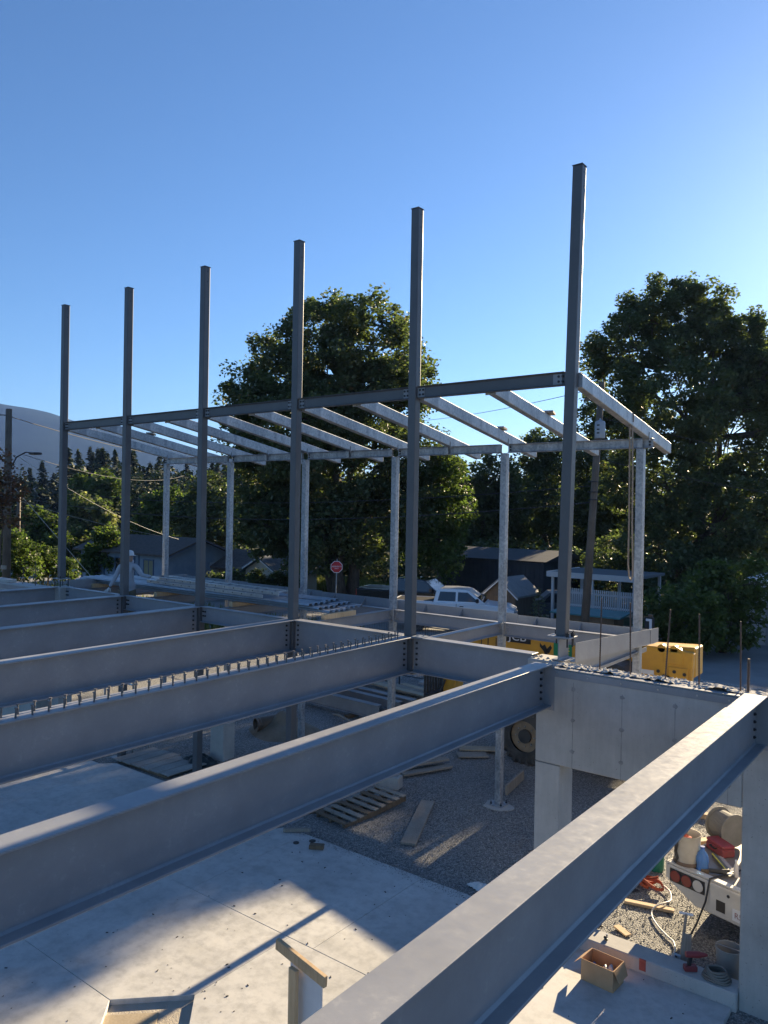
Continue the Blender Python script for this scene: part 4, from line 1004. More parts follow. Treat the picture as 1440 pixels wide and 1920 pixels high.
def pickup(label, loc, rz, paint, tonneau=None, L=5.6, W=1.95, H=1.98, belt=1.34):
    t = thing('pickup_truck', label, 'pickup', loc, rz, 'pickups parked beyond the site')
    hw = W/2; xr, xf = -L/2, L/2
    side = [(xr, .55), (xr, belt+.02), (xr+1.9, belt+.02), (xf-1.55, belt+.03), (xf-.35, belt-.08), (xf-.03, belt-.25), (xf, .62), (xf-.15, .42), (xr+.1, .45)]
    secs = []
    for y, k in ((-hw, .94), (-hw*.985, 1.0), (hw*.985, 1.0), (hw, .94)):
        secs.append([(px_, y, .75+(pz-.75)*k) for px_, pz in side])
    b = MB(); loft(b, secs); body = b.build('body', paint, t, bev=.04, seg=2, world=False)
    # bed recess
    MB().box(xr+.08, xr+1.82, -hw+.1, hw-.1, belt+.021, belt+.05).build('bed_cover', tonneau or BLACK, t, world=False)
    q = MB()
    q.box(xr+.01, xr+1.9, -hw+.02, -hw+.1, belt+.02, belt+.06); q.box(xr+.01, xr+1.9, hw-.1, hw-.02, belt+.02, belt+.06)
    q.box(xr-.0, xr+.08, -hw+.02, hw-.02, belt+.02, belt+.06); q.build('bed_rail', paint, t, bev=.01, world=False)
    # cab
    cx0, cx1 = xr+1.93, xf-1.30
    prof = [(cx0, belt), (cx0+.12, H-.10), (cx0+.30, H-.02), (cx0+.9, H), (cx1-.95, H-.03), (cx1-.75, H-.08), (cx1, belt+.02)]
    b = MB(); secs = []
    for y, k in ((-hw+.06, 0), (-hw+.2, 1), (hw-.2, 1), (hw-.06, 0)):
        secs.append([(px_, y if pz < belt+.1 or k else y*1.0, belt+(pz-belt)*(1 if k else .0)+(0 if k else .0)) for px_, pz in prof])
    # side walls slope inward: build as prism with inset top
    b = MB(); n_ = len(prof); vv = []
    for sgn in (-1, 1):
        for px_, pz in prof:
            ins = .06+.17*(pz-belt)/(H-belt); vv.append((px_, sgn*(hw-ins), pz))
    ff = [tuple(range(n_-1, -1, -1)), tuple(range(n_, 2*n_))]+[(i, (i+1) % n_, (i+1) % n_+n_, i+n_) for i in range(n_)]
    b.add(vv, ff); b.build('cab', paint, t, bev=.035, seg=2, world=False)
    # glass
    def sidep(x, z, sgn, o=.006): return (x, sgn*(hw-.06-.17*(z-belt)/(H-belt)+o), z)
    zl, zh = belt+.09, H-.14
    xm = (cx0+cx1)/2-.12
    for sgn in (-1, 1):
        for nm, P in (('rear_side_window', [(cx0+.20, zl), (xm-.05, zl), (xm-.05, zh), (cx0+.30, zh)]), ('front_side_window', [(xm+.05, zl), (cx1-.28, zl), (cx1-.82, zh), (xm+.05, zh)])):
            q = MB().add([sidep(x, z, sgn) for x, z in P]+[sidep(x, z, sgn, -.01) for x, z in P], [(0, 1, 2, 3), (7, 6, 5, 4), (0, 4, 5, 1), (1, 5, 6, 2), (2, 6, 7, 3), (3, 7, 4, 0)]); q.build(nm, GLASS, t, world=False)
        q = MB().box(xm-.01, xm+.01, sgn*(hw-.008) if sgn > 0 else -hw-.004, hw+.004 if sgn > 0 else -hw+.008, .55, belt); q.build('door_gap', BLACK, t, world=False)
        MB().box(xm+.15, xm+.33, sgn*hw-.02, sgn*hw+.02, belt-.14, belt-.10).build('door_handle', BLACK, t, bev=.006, world=False)
        MB().box(cx1-.42, cx1-.28, sgn*(hw+.02), sgn*(hw+.20), belt+.08, belt+.26).build('mirror', BLACK, t, bev=.03, world=False)
        MB().box(xr-.012, xr+.05, sgn*hw-.01-(.14 if sgn > 0 else -.0), sgn*hw+.01+(.0 if sgn > 0 else .14), belt-.32, belt+.0).build('tail_lamp', LAMP_R, t, bev=.01, world=False)
        MB().box(xf-.22, xf+.012, min(sgn*hw*.95, sgn*hw*.55), max(sgn*hw*.95, sgn*hw*.55), .80, .95).build('headlamp', LAMP_W, t, bev=.02, world=False)
        for x in (xr+1.12, xf-.98):
            wheel(t, x, sgn*(hw-.12), .39, .26, RIM)
            MB().cyl((x, sgn*(hw-.15), .40), .47, sgn*.156, (0, 1, 0), 24).build('wheel_arch', BLACK, t, world=False)
    k = (prof[1][0]-prof[0][0])/(prof[1][1]-prof[0][1])
    MB().add([(cx0+.02-.012, -hw+.24, belt+.12), (cx0+.02-.012, hw-.24, belt+.12), (cx0+.105-.012, hw-.3, H-.14), (cx0+.105-.012, -hw+.3, H-.14)], [(0, 1, 2, 3)]).build('rear_window', GLASS, t, world=False)
    a = prof[5]; c = prof[6]
    MB().add([(a[0]-.02+.03, -hw+.30, a[1]-.03), (a[0]-.02+.03, hw-.30, a[1]-.03), (c[0]-.07+.015, hw-.16, c[1]+.06), (c[0]-.07+.015, -hw+.16, c[1]+.06)], [(0, 1, 2, 3)]).build('windscreen', GLASS, t, world=False)
    MB().box(xr-.10, xr+.02, -hw+.05, hw-.05, .48, .68).build('rear_bumper', RIM, t, bev=.03, world=False)
    MB().box(xf-.06, xf+.08, -hw+.05, hw-.05, .45, .66).build('front_bumper', BLACK, t, bev=.03, world=False)
    MB().box(xr-.006, xr+.02, -hw+.16, hw-.16, .72, belt-.03).build('tailgate', paint, t, bev=.012, world=False)
    return t
WPAINT = mat('white car paint', (.72, .74, .76), .25, 0, coat=.6)
KPAINT = mat('black car paint', (.012, .014, .018), .2, 0, coat=.8)
pt = pickup('white crew cab pickup with black bed cover parked beyond the site', (-14.6, 20.35, -.05), RD(24), WPAINT)
pk2 = pickup('black crew cab pickup parked behind the white one', (-19.0, 23.3, -.05), RD(14), KPAINT, L=5.9, W=2.0, H=1.97, belt=1.28)
q = MB().box(-3.0, -2.957, .28, .40, .90, .98); q.build('plate_badge', WHITEP, pk2, bev=.01, world=False)
# dark wreck behind the young spruce
GPAINT = mat('dull dark car paint', (.035, .04, .05), .4, 0, (.06, .065, .075), 3.)
t = thing('parked_car', 'dark dusty car parked behind the young spruce', 'car', (-11.9, 27.0, -.05), RD(30), None)
b = MB(); prof = [(-2.1, .35), (-2.12, .9), (-1.7, .98), (-1.1, 1.48), (.4, 1.5), (1.1, 1.0), (2.0, .85), (2.12, .4)]
b.prism(prof, lambda u, v, w: (u, w, v), -.85, .85); b.build('body', GPAINT, t, bev=.08, seg=2, world=False)
for sgn in (-1, 1):
    MB().prism([(-1.45, 1.0), (-1.0, 1.42), (.3, 1.43), (.85, 1.02)], lambda u, v, w: (u, w, v), sgn*.852, sgn*.858).build('side_windows', GLASS, t, world=False)
    for x in (-1.3, 1.35): wheel(t, x, sgn*.72, .33, .22, RIM)
MB().add([(.47, -.72, 1.46), (.47, .72, 1.46), (1.09, .76, 1.03), (1.09, -.76, 1.03)], [(0, 1, 2, 3)]).build('windscreen', GLASS, t, world=False)
# young spruce
rg = np.random.default_rng(21)
t = thing('spruce_sapling', 'young pale spruce in front of the dark car', 'tree', (-9.9, 19.4, -.1))
C_ = []; O_ = []
for i in range(15):
    f = i/14; z = .2+2.15*f; R_ = (1-f)*.85+.05
    for k in range(int(10-5*f)):
        a = rg.uniform(0, 6.28)
        for q in np.linspace(.2, 1, 8): C_.append((math.cos(a)*R_*q, math.sin(a)*R_*q, z-.12*q*R_+.03*rg.normal())); O_.append((math.cos(a), math.sin(a), .1))
C_ = np.array(C_); me = leaf_mesh('crown', C_, rg.uniform(.08, .16, len(C_)), rg.uniform(.3, 1, len(C_)), rg, droop=0, aspect=.5, out=np.array(O_)*2)
me.materials.append(mat_leaf('pale spruce needles', [(0, (.05, .065, .035)), (1, (.14, .15, .09))], .2)); put('crown', me, t)
MB().tube([(-9.9, 19.4, -.15), (-9.9, 19.4, 2.3)], [.05, .008], 6).build('trunk', BARK, t)
# red octagonal sign
SX, SY = -23.2, 21.8
t = thing('octagonal_sign', 'red octagonal road sign with white lettering on a thin post', 'sign', (SX, SY, -.1))
MB().tube([(SX-.06, SY+.05, -.2), (SX+.04, SY+.03, 2.72)], .035, 8).build('post', mat('galvanised pipe', (.30, .32, .34), .5, .6), t)
fd = Vector((28, -31.6, 0)).normalized(); rt = Vector((0, 0, 1)).cross(fd)
def octo(r, w0, w1, nm, m_, par):
    P = [(r*math.cos(RD(22.5+45*i)), r*math.sin(RD(22.5+45*i))) for i in range(8)]
    return MB().prism(P, lambda u, v, w: Vector((SX+.03, SY, 2.28))+rt*u+Vector((0, 0, v))+fd*w, w0, w1).build(nm, m_, par)
pl = octo(.345, .0, .01, 'sign_plate', WHITEP, t); octo(.315, .0105, .013, 'red_face', mat('red sign face', (.50, .02, .03), .4), pl)
for s_, sz, dz in (('RESIDENTS', .105, .02), ('ONLY', .085, -.085)):
    me = text_mesh(s_, sz, .001); me.materials.append(WHITEP)
    o = put('lettering', me, pl); M3 = Matrix((rt, Vector((0, 0, 1)), fd)).transposed().to_4x4(); M3.translation = Vector((SX+.03, SY, 2.28+dz))+fd*.016-ORG[t.name]; o.matrix_local = M3
# wooden poles and wires
POLE = mat_wood('pole wood', (.10, .075, .055), (.19, .145, .105))
def pole(label, base, top, r0, r1):
    t = thing('utility_pole', label, 'pole', base, 0, 'wooden utility poles')
    MB().tube([base, Vector(base).lerp(Vector(top), .5), top], [r0, (r0+r1)/2, r1], 14).build('shaft', POLE, t, smooth='all'); return t
p1 = pole('leaning brown wooden pole carrying the grey transformer', (-7.63, 18.65, -.1), (-7.2, 19.02, 10.6), .17, .12)
q = MB().lathe([(.02, 0), (.19, .02), (.2, .06), (.2, .62), (.17, .68), (.05, .72), (.02, .80)], c=(-7.12, 18.72, 8.35), n=20)
tr = q.build('transformer', mat('transformer grey', (.34, .37, .40), .5, .2), p1, smooth=True)
for i, s_ in enumerate('5 0'): pass
for dz in (.18, .32, .48): MB().box(-7.16, -7.06, 18.505, 18.525, 8.36+dz, 8.36+dz+.05).build('number_plate', BLACK, tr)
MB().bar((-7.7, 18.6, 9.9), (-6.8, 19.2, 9.9), .1, .12).build('cross_arm', POLE, p1)
for z in (6.0, 6.3, 6.7): MB().tube([(-7.40+.18*math.cos(a), 18.84+.18*math.sin(a), z) for a in [i*6.28/12 for i in range(13)]], .02, 6).build('strap', BLACK, p1)
p2 = pole('tall wooden pole at the left edge with a street light arm', (-29.44, 6.85, -.1), (-29.47, 6.87, 9.62), .19, .13)
q = MB().tube([(-29.4, 6.9, 6.9), (-29.2, 7.1, 7.5), (-28.9, 7.35, 7.72), (-28.5, 7.65, 7.70)], .03, 6); arm = q.build('lamp_arm', BOLT, p2)
MB().box(-28.75, -28.2, 7.4, 7.75, 7.62, 7.72).build('lamp_head', BOLT, arm, bev=.03)
MB().box(-29.9, -29.2, 6.68, 6.74, 2.55, 2.72).build('notice_board', GREYWOOD, p2)
p3 = pole('thinner wooden pole behind the left edge pole', (-49.79, 17.67, -.1), (-49.78, 17.7, 6.9), .16, .12)
WIREM = mat('dark cable', (.03, .03, .032), .6); WIREL = mat('sunlit cable', (.42, .41, .38), .4, .5)  # second cable is coloured pale to carry the sunlit look of these wires
def wire(label, a, c, sag, r=.012, m_=None, n=24):
    a = Vector(a); c = Vector(c); P = []
    for i in range(n+1):
        f = i/n; p = a.lerp(c, f); p.z -= sag*4*f*(1-f); P.append(p)
    o = MB().tube(P, r, 5).build('overhead_wire', m_ or WIREM, base=a); tag(o, label, 'wire', 'overhead wires')
wire('upper dark wire strung between the left pole and the transformer pole', (-49.78, 17.7, 6.6), (-7.4, 18.84, 6.55), .9, .018)
wire('lower dark wire strung between the left pole and the transformer pole', (-49.78, 17.7, 5.9), (-7.42, 18.82, 5.9), 1.1, .022)
wire('wire from the left pole top running right past the mountain', (-29.47, 6.87, 9.3), (-75, 62, 12.5), 1.2, .018)
wire('wire from the left pole top running out of frame to the left', (-29.47, 6.87, 9.35), (-48, -22, 10.5), .6, .022)
wire('long bright service wire dropping from the left pole towards the blue house', (-29.2, 7.07, 7.6), (-39.5, 24.3, 3.0), .5, .010, WIREL)
wire('shorter bright service wire below the long one', (-49.7, 17.7, 5.6), (-40.5, 26.0, 2.9), .3, .012, WIREL)
wire('dark wire beside the street light arm', (-29.0, 7.2, 7.65), (-60, 40, 8.5), .8, .014)
wire('thin wire across the sky gap right of the second column', (-33, 40.5, 12.6), (-7.2, 19.02, 10.4), .3, .014)
wire('thin wire from the transformer pole across the hazy maple', (-7.2, 19.02, 9.2), (8, 36.5, 7.0), .6, .014)
wire('second thin wire from the transformer pole below the eave beam', (-7.3, 18.95, 7.6), (9, 38, 5.4), .6, .012)
t = thing('guy_wire', 'steel guy wire with pale guard slanting down by the left poles', 'guy wire', (-24.5, 9.5, -.1))
MB().tube([(-29.4, 6.9, 6.4), (-24.4, 9.6, .6)], .012, 5).build('strand', WIREL, t); MB().tube([(-25.9, 8.79, 2.34), (-24.2, 9.7, .3)], .035, 8).build('guard', mat('pale guard', (.65, .58, .48), .6), t)
# ------------------------------------------------------------------ telehandler behind the canopy posts (boom along X, nose to -X)
YEL = mat('machine yellow', (.62, .33, .035), .45, 0, (.52, .27, .04), 3., rv=.08)
DKG = mat('machine dark grey', (.03, .03, .032), .6, 0, (.06, .057, .052), 6.)
t = thing('telehandler', 'yellow telehandler with long boom parked behind the canopy posts', 'telehandler', (-2.6, 6.5, -.05))
MB().box(-4.0, .15, 5.95, 7.0, .52, 1.22).build('chassis', YEL, t, bev=.04)
MB().box(-1.9, -1.0, 7.02, 7.5, .7, 1.6).build('engine_cover', YEL, t, bev=.05)
b = MB(); prof = [(.05, 2.22), (-5.3, 1.98), (-5.3, 2.50), (.05, 2.83)]
b.prism(prof, lambda u, v, w: (u, w, v), 6.2, 6.75); boom = b.build('boom', YEL, t, bev=.03)
b = MB(); b.prism([(-5.28, 2.05), (-5.28, 2.44), (-5.75, 2.30), (-6.02, 1.5), (-6.02, .75), (-5.72, .72), (-5.62, 1.6)], lambda u, v, w: (u, w, v), 6.26, 6.69); b.build('boom_nose', YEL, t, bev=.03)
# rear boom head with cheek plates and knobs
b = MB(); b.prism([(-1.15, 2.15), (.02, 2.05), (.06, 2.74), (-.18, 2.76), (-.20, 2.80), (-1.0, 2.78), (-1.15, 2.74)], lambda u, v, w: (u, w, v), 6.04, 6.19); hd = b.build('boom_head', YEL, t, bev=.02)
for x in (-.95, -.58, -.33):
    MB().cyl((x, 6.04, 2.76), .085, .14, (0, 1, 0), 14).build('lug', YEL, hd, bev=.01)
MB().box(-.42, -.04, 6.0, 6.038, 2.10, 2.42).build('cover_plate', YEL, hd, bev=.01)
MB().box(-.52, -.14, 6.015, 6.038, 2.48, 2.72).build('panel', YEL, hd, bev=.008)
MB().box(-.98, -.72, 6.03, 6.042, 2.20, 2.29).build('label_plate', WHITEP, hd)
for x, z in ((-.62, 2.30), (-.30, 2.33), (-.10, 2.30), (-.22, 2.16)): MB().cyl((x, 5.985, z), .035, .02, (0, 1, 0), 12).build('pin', BOLT, hd)
MB().tube([(-.65, 6.0, 2.1), (-.5, 5.97, 2.24), (-.40, 5.97, 2.22), (-.34, 6.0, 2.1)], .018, 6).build('hose', BLACK, hd)
# lettering on the boom
MB().box(-4.27, -3.59, 6.186, 6.198, 2.455, 2.72).build('badge_backing', BLACK, boom)
me = text_mesh('JCB', .27, .003); me.materials.append(WHITEP)
o = put('lettering', me, boom); o.matrix_local = Matrix.Translation(Vector((-3.93, 6.183, 2.585))-ORG[t.name]) @ Matrix.Rotation(math.pi/2, 4, 'X') @ Matrix.Diagonal((1.12, 1, 1, 1))
bird = [(-3.36, 2.52), (-3.30, 2.46), (-3.24, 2.50), (-3.18, 2.40), (-3.16, 2.28), (-3.22, 2.24), (-3.26, 2.34), (-3.30, 2.38), (-3.36, 2.44)]
MB().prism(bird, lambda u, v, w: (u, w, v), 6.190, 6.198).build('dark_emblem', BLACK, boom)
b = MB(); b.prism([(-3.22, 2.36), (-3.10, 2.50), (-3.06, 2.44), (-3.14, 2.30)], lambda u, v, w: (u, w, v), 6.190, 6.197); b.build('dark_emblem', BLACK, boom)
MB().box(-3.02, -2.58, 6.188, 6.198, 2.20, 2.64).build('green_decal', mat('green decal', (.01, .22, .10), .45), boom)
star = []
for i in range(24):
    r = .14 if i % 2 == 0 else .095; star.append((-2.76+r*math.cos(i*math.pi/12), 2.42+r*math.sin(i*math.pi/12)))
MB().prism(star, lambda u, v, w: (u, w, v), 6.182, 6.187).build('sunflower_emblem', mat('yellow decal', (.70, .55, .04), .5), boom)
MB().prism([(-2.76+.05*math.cos(i*.628), 2.42+.05*math.sin(i*.628)) for i in range(10)], lambda u, v, w: (u, w, v), 6.178, 6.1815).build('emblem_centre', mat('green decal2', (.01, .22, .10), .45), boom)
for x in (-4.9, -4.72, -4.5): MB().box(x, x+.02, 6.19, 6.199, 2.15, 2.5).build('stain_line', DKG, boom)
# cab on the near side
b = MB(); b.prism([(-2.35, .75), (-1.05, .75), (-1.0, 2.25), (-1.2, 2.42), (-2.1, 2.42), (-2.3, 1.6)], lambda u, v, w: (u, w, v), 5.42, 6.12); b.build('cab', DKG, t, bev=.04)
MB().prism([(-2.2, 1.55), (-1.15, 1.55), (-1.12, 2.25), (-2.03, 2.25)], lambda u, v, w: (u, w, v), 5.408, 5.416).build('cab_window', GLASS, t)
# wheels with chunky lugs
def big_wheel(x, y, sgn):
    r, w = .62, .42
    wv = MB().lathe([(r*.55, -w/2), (r*.86, -w/2), (r*.95, -w*.4), (r*.955, w*.4), (r*.86, w/2), (r*.55, w/2)], n=32, close=False)
    wv.xf(Matrix.Translation((x, y, r-.05)) @ Matrix.Rotation(math.pi/2, 4, 'X'))
    o = wv.build('wheel', RUBBER, t, smooth=True)
    lg = MB()
    for i in range(22):
        a = i*2*math.pi/22
        for s_ in (-1, 1):
            aa = a+(.14 if s_ > 0 else 0)
            p0 = Vector((x+math.cos(aa)*r*.97, y+s_*w*.50, r-.05+math.sin(aa)*r*.97)); p1 = Vector((x+math.cos(aa+.22)*r*.985, y+s_*.02, r-.05+math.sin(aa+.22)*r*.985))
            lg.bar(p0, p1, .075, .06, up=(math.cos(aa), 0, math.sin(aa)))
            q0 = Vector((x+math.cos(aa)*r*.80, y+s_*w*.505, r-.05+math.sin(aa)*r*.80)); lg.bar(q0, p0, .06, .03, up=(0, 1, 0))
    lg.build('tread_lug', RUBBER, o)
    rv = MB().lathe([(.05, -.05), (r*.22, -.06), (r*.25, 0), (r*.45, .02), (r*.52, -.12), (r*.57, -w*.48), (r*.57, w*.3), (.05, w*.3)], n=28)
    rv.xf(Matrix.Translation((x, y, r-.05)) @ Matrix.Rotation(math.pi/2 if sgn > 0 else math.pi/2, 4, 'X'))
    rm = rv.build('rim', mat('rim tan', (.34, .25, .16), .5, .1, (.22, .17, .12), 6.), o, smooth=True)
    hb = MB().cyl((x, y-w*.46, r-.05), .15, .1, (0, 1, 0), 16); hb.build('hub', DKG, o)
    for i in range(8): MB().cyl((x+.22*math.cos(i*.785), y-w*.40, r-.05+.22*math.sin(i*.785)), .014, .03, (0, 1, 0), 6).build('wheel_nut', BRIGHT, o)
for x in (-3.3, -.55):
    big_wheel(x, 5.58, 1); big_wheel(x, 7.38, -1)
    b = MB()
    for i in range(9):
        a0, a1 = math.pi*(.12+.76*i/9), math.pi*(.12+.76*(i+1)/9)
        b.bar((x+.74*math.cos(a0), 5.86, .57+.74*math.sin(a0)), (x+.74*math.cos(a1), 5.86, .57+.74*math.sin(a1)), .12, .03, up=(math.cos((a0+a1)/2), 0, math.sin((a0+a1)/2)))
    b.build('mudguard', DKG, t)
# carriage with load backrest
cr = MB().box(-6.20, -6.05, 5.7, 7.2, .35, .55); cr.box(-6.20, -6.05, 5.7, 7.2, .85, 1.0); cg = cr.build('fork_carriage', DKG, t, bev=.01)
for i in range(13): MB().box(-6.22, -6.17, 5.72+i*.12, 5.755+i*.12, .55 if i in (0, 12) else .98, 1.62).build('backrest_bar', DKG, cg)
MB().box(-6.23, -6.16, 5.70, 7.22, 1.60, 1.68).build('backrest_rail', DKG, cg)
for y in (6.0, 6.75): MB().prism([(-6.2, .2), (-6.2, 1.0), (-6.28, 1.0), (-6.28, .28), (-7.3, .20), (-7.3, .17)], lambda u, v, w: (u, w, v), y, y+.13).build('fork', DKG, cg)
MB().tube([(-5.9, 6.2, 1.3), (-6.0, 6.05, .9), (-6.05, 6.2, .6), (-5.95, 6.6, .5)], .025, 6).build('hose', BLACK, t)

# welded mesh fence along the yard
FENW = mat('fence wire', (.09, .095, .10), .5, .4)
_f = MB()
for i in range(41): _f.box(i*.0735-.003, i*.0735+.003, 0, .006, .06, 1.78)
for i in range(9): _f.box(0, 2.94, -.004, -.001, .1+i*.2, .106+i*.2)
FMESH = _f.mesh('mesh'); FMESH.materials.append(FENW)
_f = MB().tube([(0, 0, 0), (0, 0, 1.82), (2.94, 0, 1.82), (2.94, 0, 0)], .02, 6); _f.tube([(0, 0, .08), (2.94, 0, .08)], .018, 6); FFRAME = _f.mesh('frame'); FFRAME.materials.append(FENW)
fl_ = ['mesh fence panel behind the telehandler forks', 'mesh fence panel beyond the lumber pile', 'mesh fence panel seen under the canopy beams left of the pile', 'mesh fence panel farthest left under the floor beams']
for i in range(4):
    t = thing('mesh_fence', fl_[i], 'fence', (-9.4-3.02*i, 10.4+.25*i, -.06), 0, 'mesh fence panels')
    put('frame', FFRAME, t); m_ = put('mesh', FMESH, t); m_['kind'] = 'stuff'
    for dx in (0, 2.94):
        MB().box(dx-.1, dx+.1, -.22, .22, 0, .1).build('foot_block', WALLC, t, world=False, bev=.01)

# stock pile of steel and timber
def beam_on_ground(label, a, L_, rz, d, bf, z, m_=STEEL):
    t = thing('loose_beam', label, 'beam', (a[0], a[1], z), rz, 'loose steel beams on the ground')
    for nm, q in (('top_flange', MB().box(0, L_, -bf/2, bf/2, d-.015, d)), ('web', MB().box(0, L_, -.006, .006, .015, d-.015)), ('bottom_flange', MB().box(0, L_, -bf/2, bf/2, 0, .015))): q.build(nm, m_, t, world=False)
beam_on_ground('loose steel beam lying nearest in the stock pile', (-12.3, 6.1), 4.6, RD(-3), .36, .2, .06)
beam_on_ground('loose pale steel beam in the middle of the stock pile', (-12.6, 7.0), 5.0, RD(-4), .28, .2, .1)
beam_on_ground('loose pale steel beam at the back of the stock pile', (-12.5, 7.35), 5.1, RD(-4), .30, .2, .1)
for i, (x, y, rz, L_, z, w) in enumerate(((-12.4, 8.1, -3, 4.4, .10, .3), (-12.0, 8.55, -6, 4.6, .22, .25), (-11.6, 9.0, -2, 3.6, .1, .3), (-9.9, 8.0, -9, 2.6, .05, .2), (-9.6, 8.7, -5, 2.4, .05, .25), (-9.4, 9.2, -12, 2.2, .12, .2))):
    o = MB().box(0, L_, -w/2, w/2, 0, .05).build('timber_board', PLY if i % 2 else GREYWOOD, bev=.004); o.location = (x, y, z); o.rotation_euler = (0, 0, RD(rz))
    tag(o, ['long timber board behind the loose beams', 'tan timber board on top of the stock pile', 'grey timber board at the back of the stock pile', 'short grey board right of the stock pile', 'short tan board near the mesh fence', 'loose short board before the telehandler forks'][i], 'board', 'timber boards in the stock pile')
for i, (x, y) in enumerate(((-11.6, 7.4), (-8.6, 7.1))):
    o = MB().box(-.06, .06, -1.5, 1.5, 0, .1).build('timber_sleeper', OLDWOOD, base=(0, 0, 0)); o.location = (x, y, -.05); tag(o, ['timber sleeper under the left end of the loose beams', 'timber sleeper under the right end of the loose beams'][i], 'sleeper', 'sleepers under the pile')
t = thing('bike_rack', 'small black looped frame beside the stock pile', 'rack', (-10.3, 9.6, -.05))
for x in (-10.7, -10.35, -10.0): MB().tube([(x, 9.6, -.05), (x, 9.6, .62), (x+.05, 9.6, .72), (x+.13, 9.6, .72), (x+.18, 9.6, .62), (x+.18, 9.6, -.05)], .022, 6).build('loop', BLACK, t)
# branch and cloth bits near pile
o = MB().tube([(-8.9, 5.45, .05), (-8.6, 5.3, .12), (-8.1, 5.2, .06)], [.03, .035, .02], 6).build('wood_stick', GREYWOOD, base=(-8.6, 5.3, 0)); tag(o, 'pale broken stick lying before the loose beams', 'stick')

# sand mound with a drain pipe
b = MB(); n_ = 28; vv = []
for j in range(n_):
    for i in range(n_):
        x, y = -1+2*i/(n_-1), -1+2*j/(n_-1); r = math.hypot(x, y)
        z = max(0, 1-r)**1.2*.55*(1+.3*mnoise.noise(Vector((x*3, y*3, 2))))
        vv.append((-9.0+x*1.1, 3.75+y*.9, -.08+z))
b.add(vv, [(j*n_+i, j*n_+i+1, (j+1)*n_+i+1, (j+1)*n_+i) for j in range(n_-1) for i in range(n_-1)])
o = b.build('sand_mound', DIRT, smooth='all'); tag(o, 'small brown mound of sand between the columns under the floor', 'mound')
q = MB().lathe([(.15, 0), (.17, 0), (.17, .03), (.155, .05), (.17, .07), (.17, .10), (.155, .12), (.17, .14), (.17, .9), (.15, .9)], n=20, close=False)
o = q.build('drain_pipe', mat('brown plastic pipe', (.13, .09, .06), .5), smooth=True); o.location = (-9.42, 3.15, .16); o.rotation_euler = (RD(-88), 0, RD(-20)); tag(o, 'brown drain pipe end sticking out of the sand mound', 'pipe')
# square concrete footing with empty base plate
t = thing('concrete_footing', 'square pale concrete footing with a bare base plate on top', 'footing', (-8.62, 1.42, -.05), RD(8))
MB().box(-.19, .19, -.19, .19, -.1, .80).build('block', WALLC, t, bev=.012, world=False)
MB().box(-.15, .15, -.15, .15, .84, .865).build('base_plate', BRIGHT, t, world=False)
for dx in (-.1, .1):
    for dy in (-.1, .1): MB().cyl((dx, dy, .78), .011, .15, n=8).build('anchor_bolt', BOLT, t, world=False)
# sheets over the trench
CONCW = mat_wood('cement dusted plywood', (.26, .25, .23), (.36, .35, .32))
t = thing('trench_cover', 'weathered plywood sheets covering a trench beside the slab', 'plywood cover', (-9.3, .35, -.05))
for i in range(6):
    MB().box(-10.15+i*.30, -9.87+i*.30, -.30+.02*i, .72+.03*(i % 3), .02, .045).build('board', CONCW, t, bev=.003)
MB().box(-10.1, -8.4, .55, .65, -.1, .018).build('bearer', OLDWOOD, t); MB().box(-10.1, -8.4, -.22, -.12, -.1, .018).build('bearer', OLDWOOD, t)
def cloth_heap(name, label, c, sx, sy, h, m_, seed, cat):
    n_ = 26; vv = []
    for j in range(n_):
        for i in range(n_):
            x, y = -1+2*i/(n_-1), -1+2*j/(n_-1); r = math.hypot(x, y)
            z = max(0, 1-r)**.6*h*(.55+.9*abs(mnoise.noise(Vector((x*2.6+seed, y*2.6, seed)))))
            ex = 1+.35*mnoise.noise(Vector((math.atan2(y, x)*1.3, seed, 0)))
            vv.append((x*sx*ex, y*sy*ex, z))
    b = MB().add(vv, [(j*n_+i, j*n_+i+1, (j+1)*n_+i+1, (j+1)*n_+i) for j in range(n_-1) for i in range(n_-1) if math.hypot(-1+2*i/(n_-1), -1+2*j/(n_-1)) < 1.02])
    o = b.build(name, m_, smooth='all'); o.location = c; tag(o, label, cat); return o
cloth_heap('tarp_heap', 'crumpled dark tarp beside the square footing', (-8.75, .85, -.02), .42, .34, .26, mat('dark tarp', (.02, .03, .033), .45), 3, 'tarp')
cloth_heap('rag', 'white rag lying on the gravel at the slab edge', (-1.18, -.0, -.04), .24, .11, .09, mat('white cloth', (.70, .69, .66), .8), 9, 'rag')

# pallet: stringers and slats
t = thing('pallet', 'worn wooden pallet lying tilted on the gravel', 'pallet', (-4.38, 1.12, -.03), RD(-6))
for x in (-.34, 0, .34): MB().box(x-.025, x+.025, -.8, .8, .0, .10).build('stringer', OLDWOOD, t, world=False, bev=.003)
for i in range(9):
    y = -.75+i*.187; MB().box(-.385, .385, y-.05, y+.05, .101, .121).build('slat', GREYWOOD if i % 3 else OLDWOOD, t, world=False, bev=.002)
t.rotation_euler = (RD(4), 0, RD(-6))
def plank(label, a, c, w, th, z, m_=GREYWOOD, tilt=0, name='plank'):
    a = Vector((a[0], a[1], 0)); c = Vector((c[0], c[1], 0)); L_ = (c-a).length
    o = MB().box(-L_/2, L_/2, -w/2, w/2, 0, th).build(name, m_, bev=.003)
    o.location = ((a.x+c.x)/2, (a.y+c.y)/2, z); o.rotation_euler = (0, tilt, math.atan2(c.y-a.y, c.x-a.x)); tag(o, label, 'plank', 'loose planks on the gravel')
plank('wide grey plank lying alone on the gravel right of the pallet', (-2.86, .45), (-3.66, 2.2), .26, .04, -.03)
plank('grey plank leaning low behind the second galvanised post', (-2.70, 3.50), (-2.86, 4.5), .05, .2, -.03)
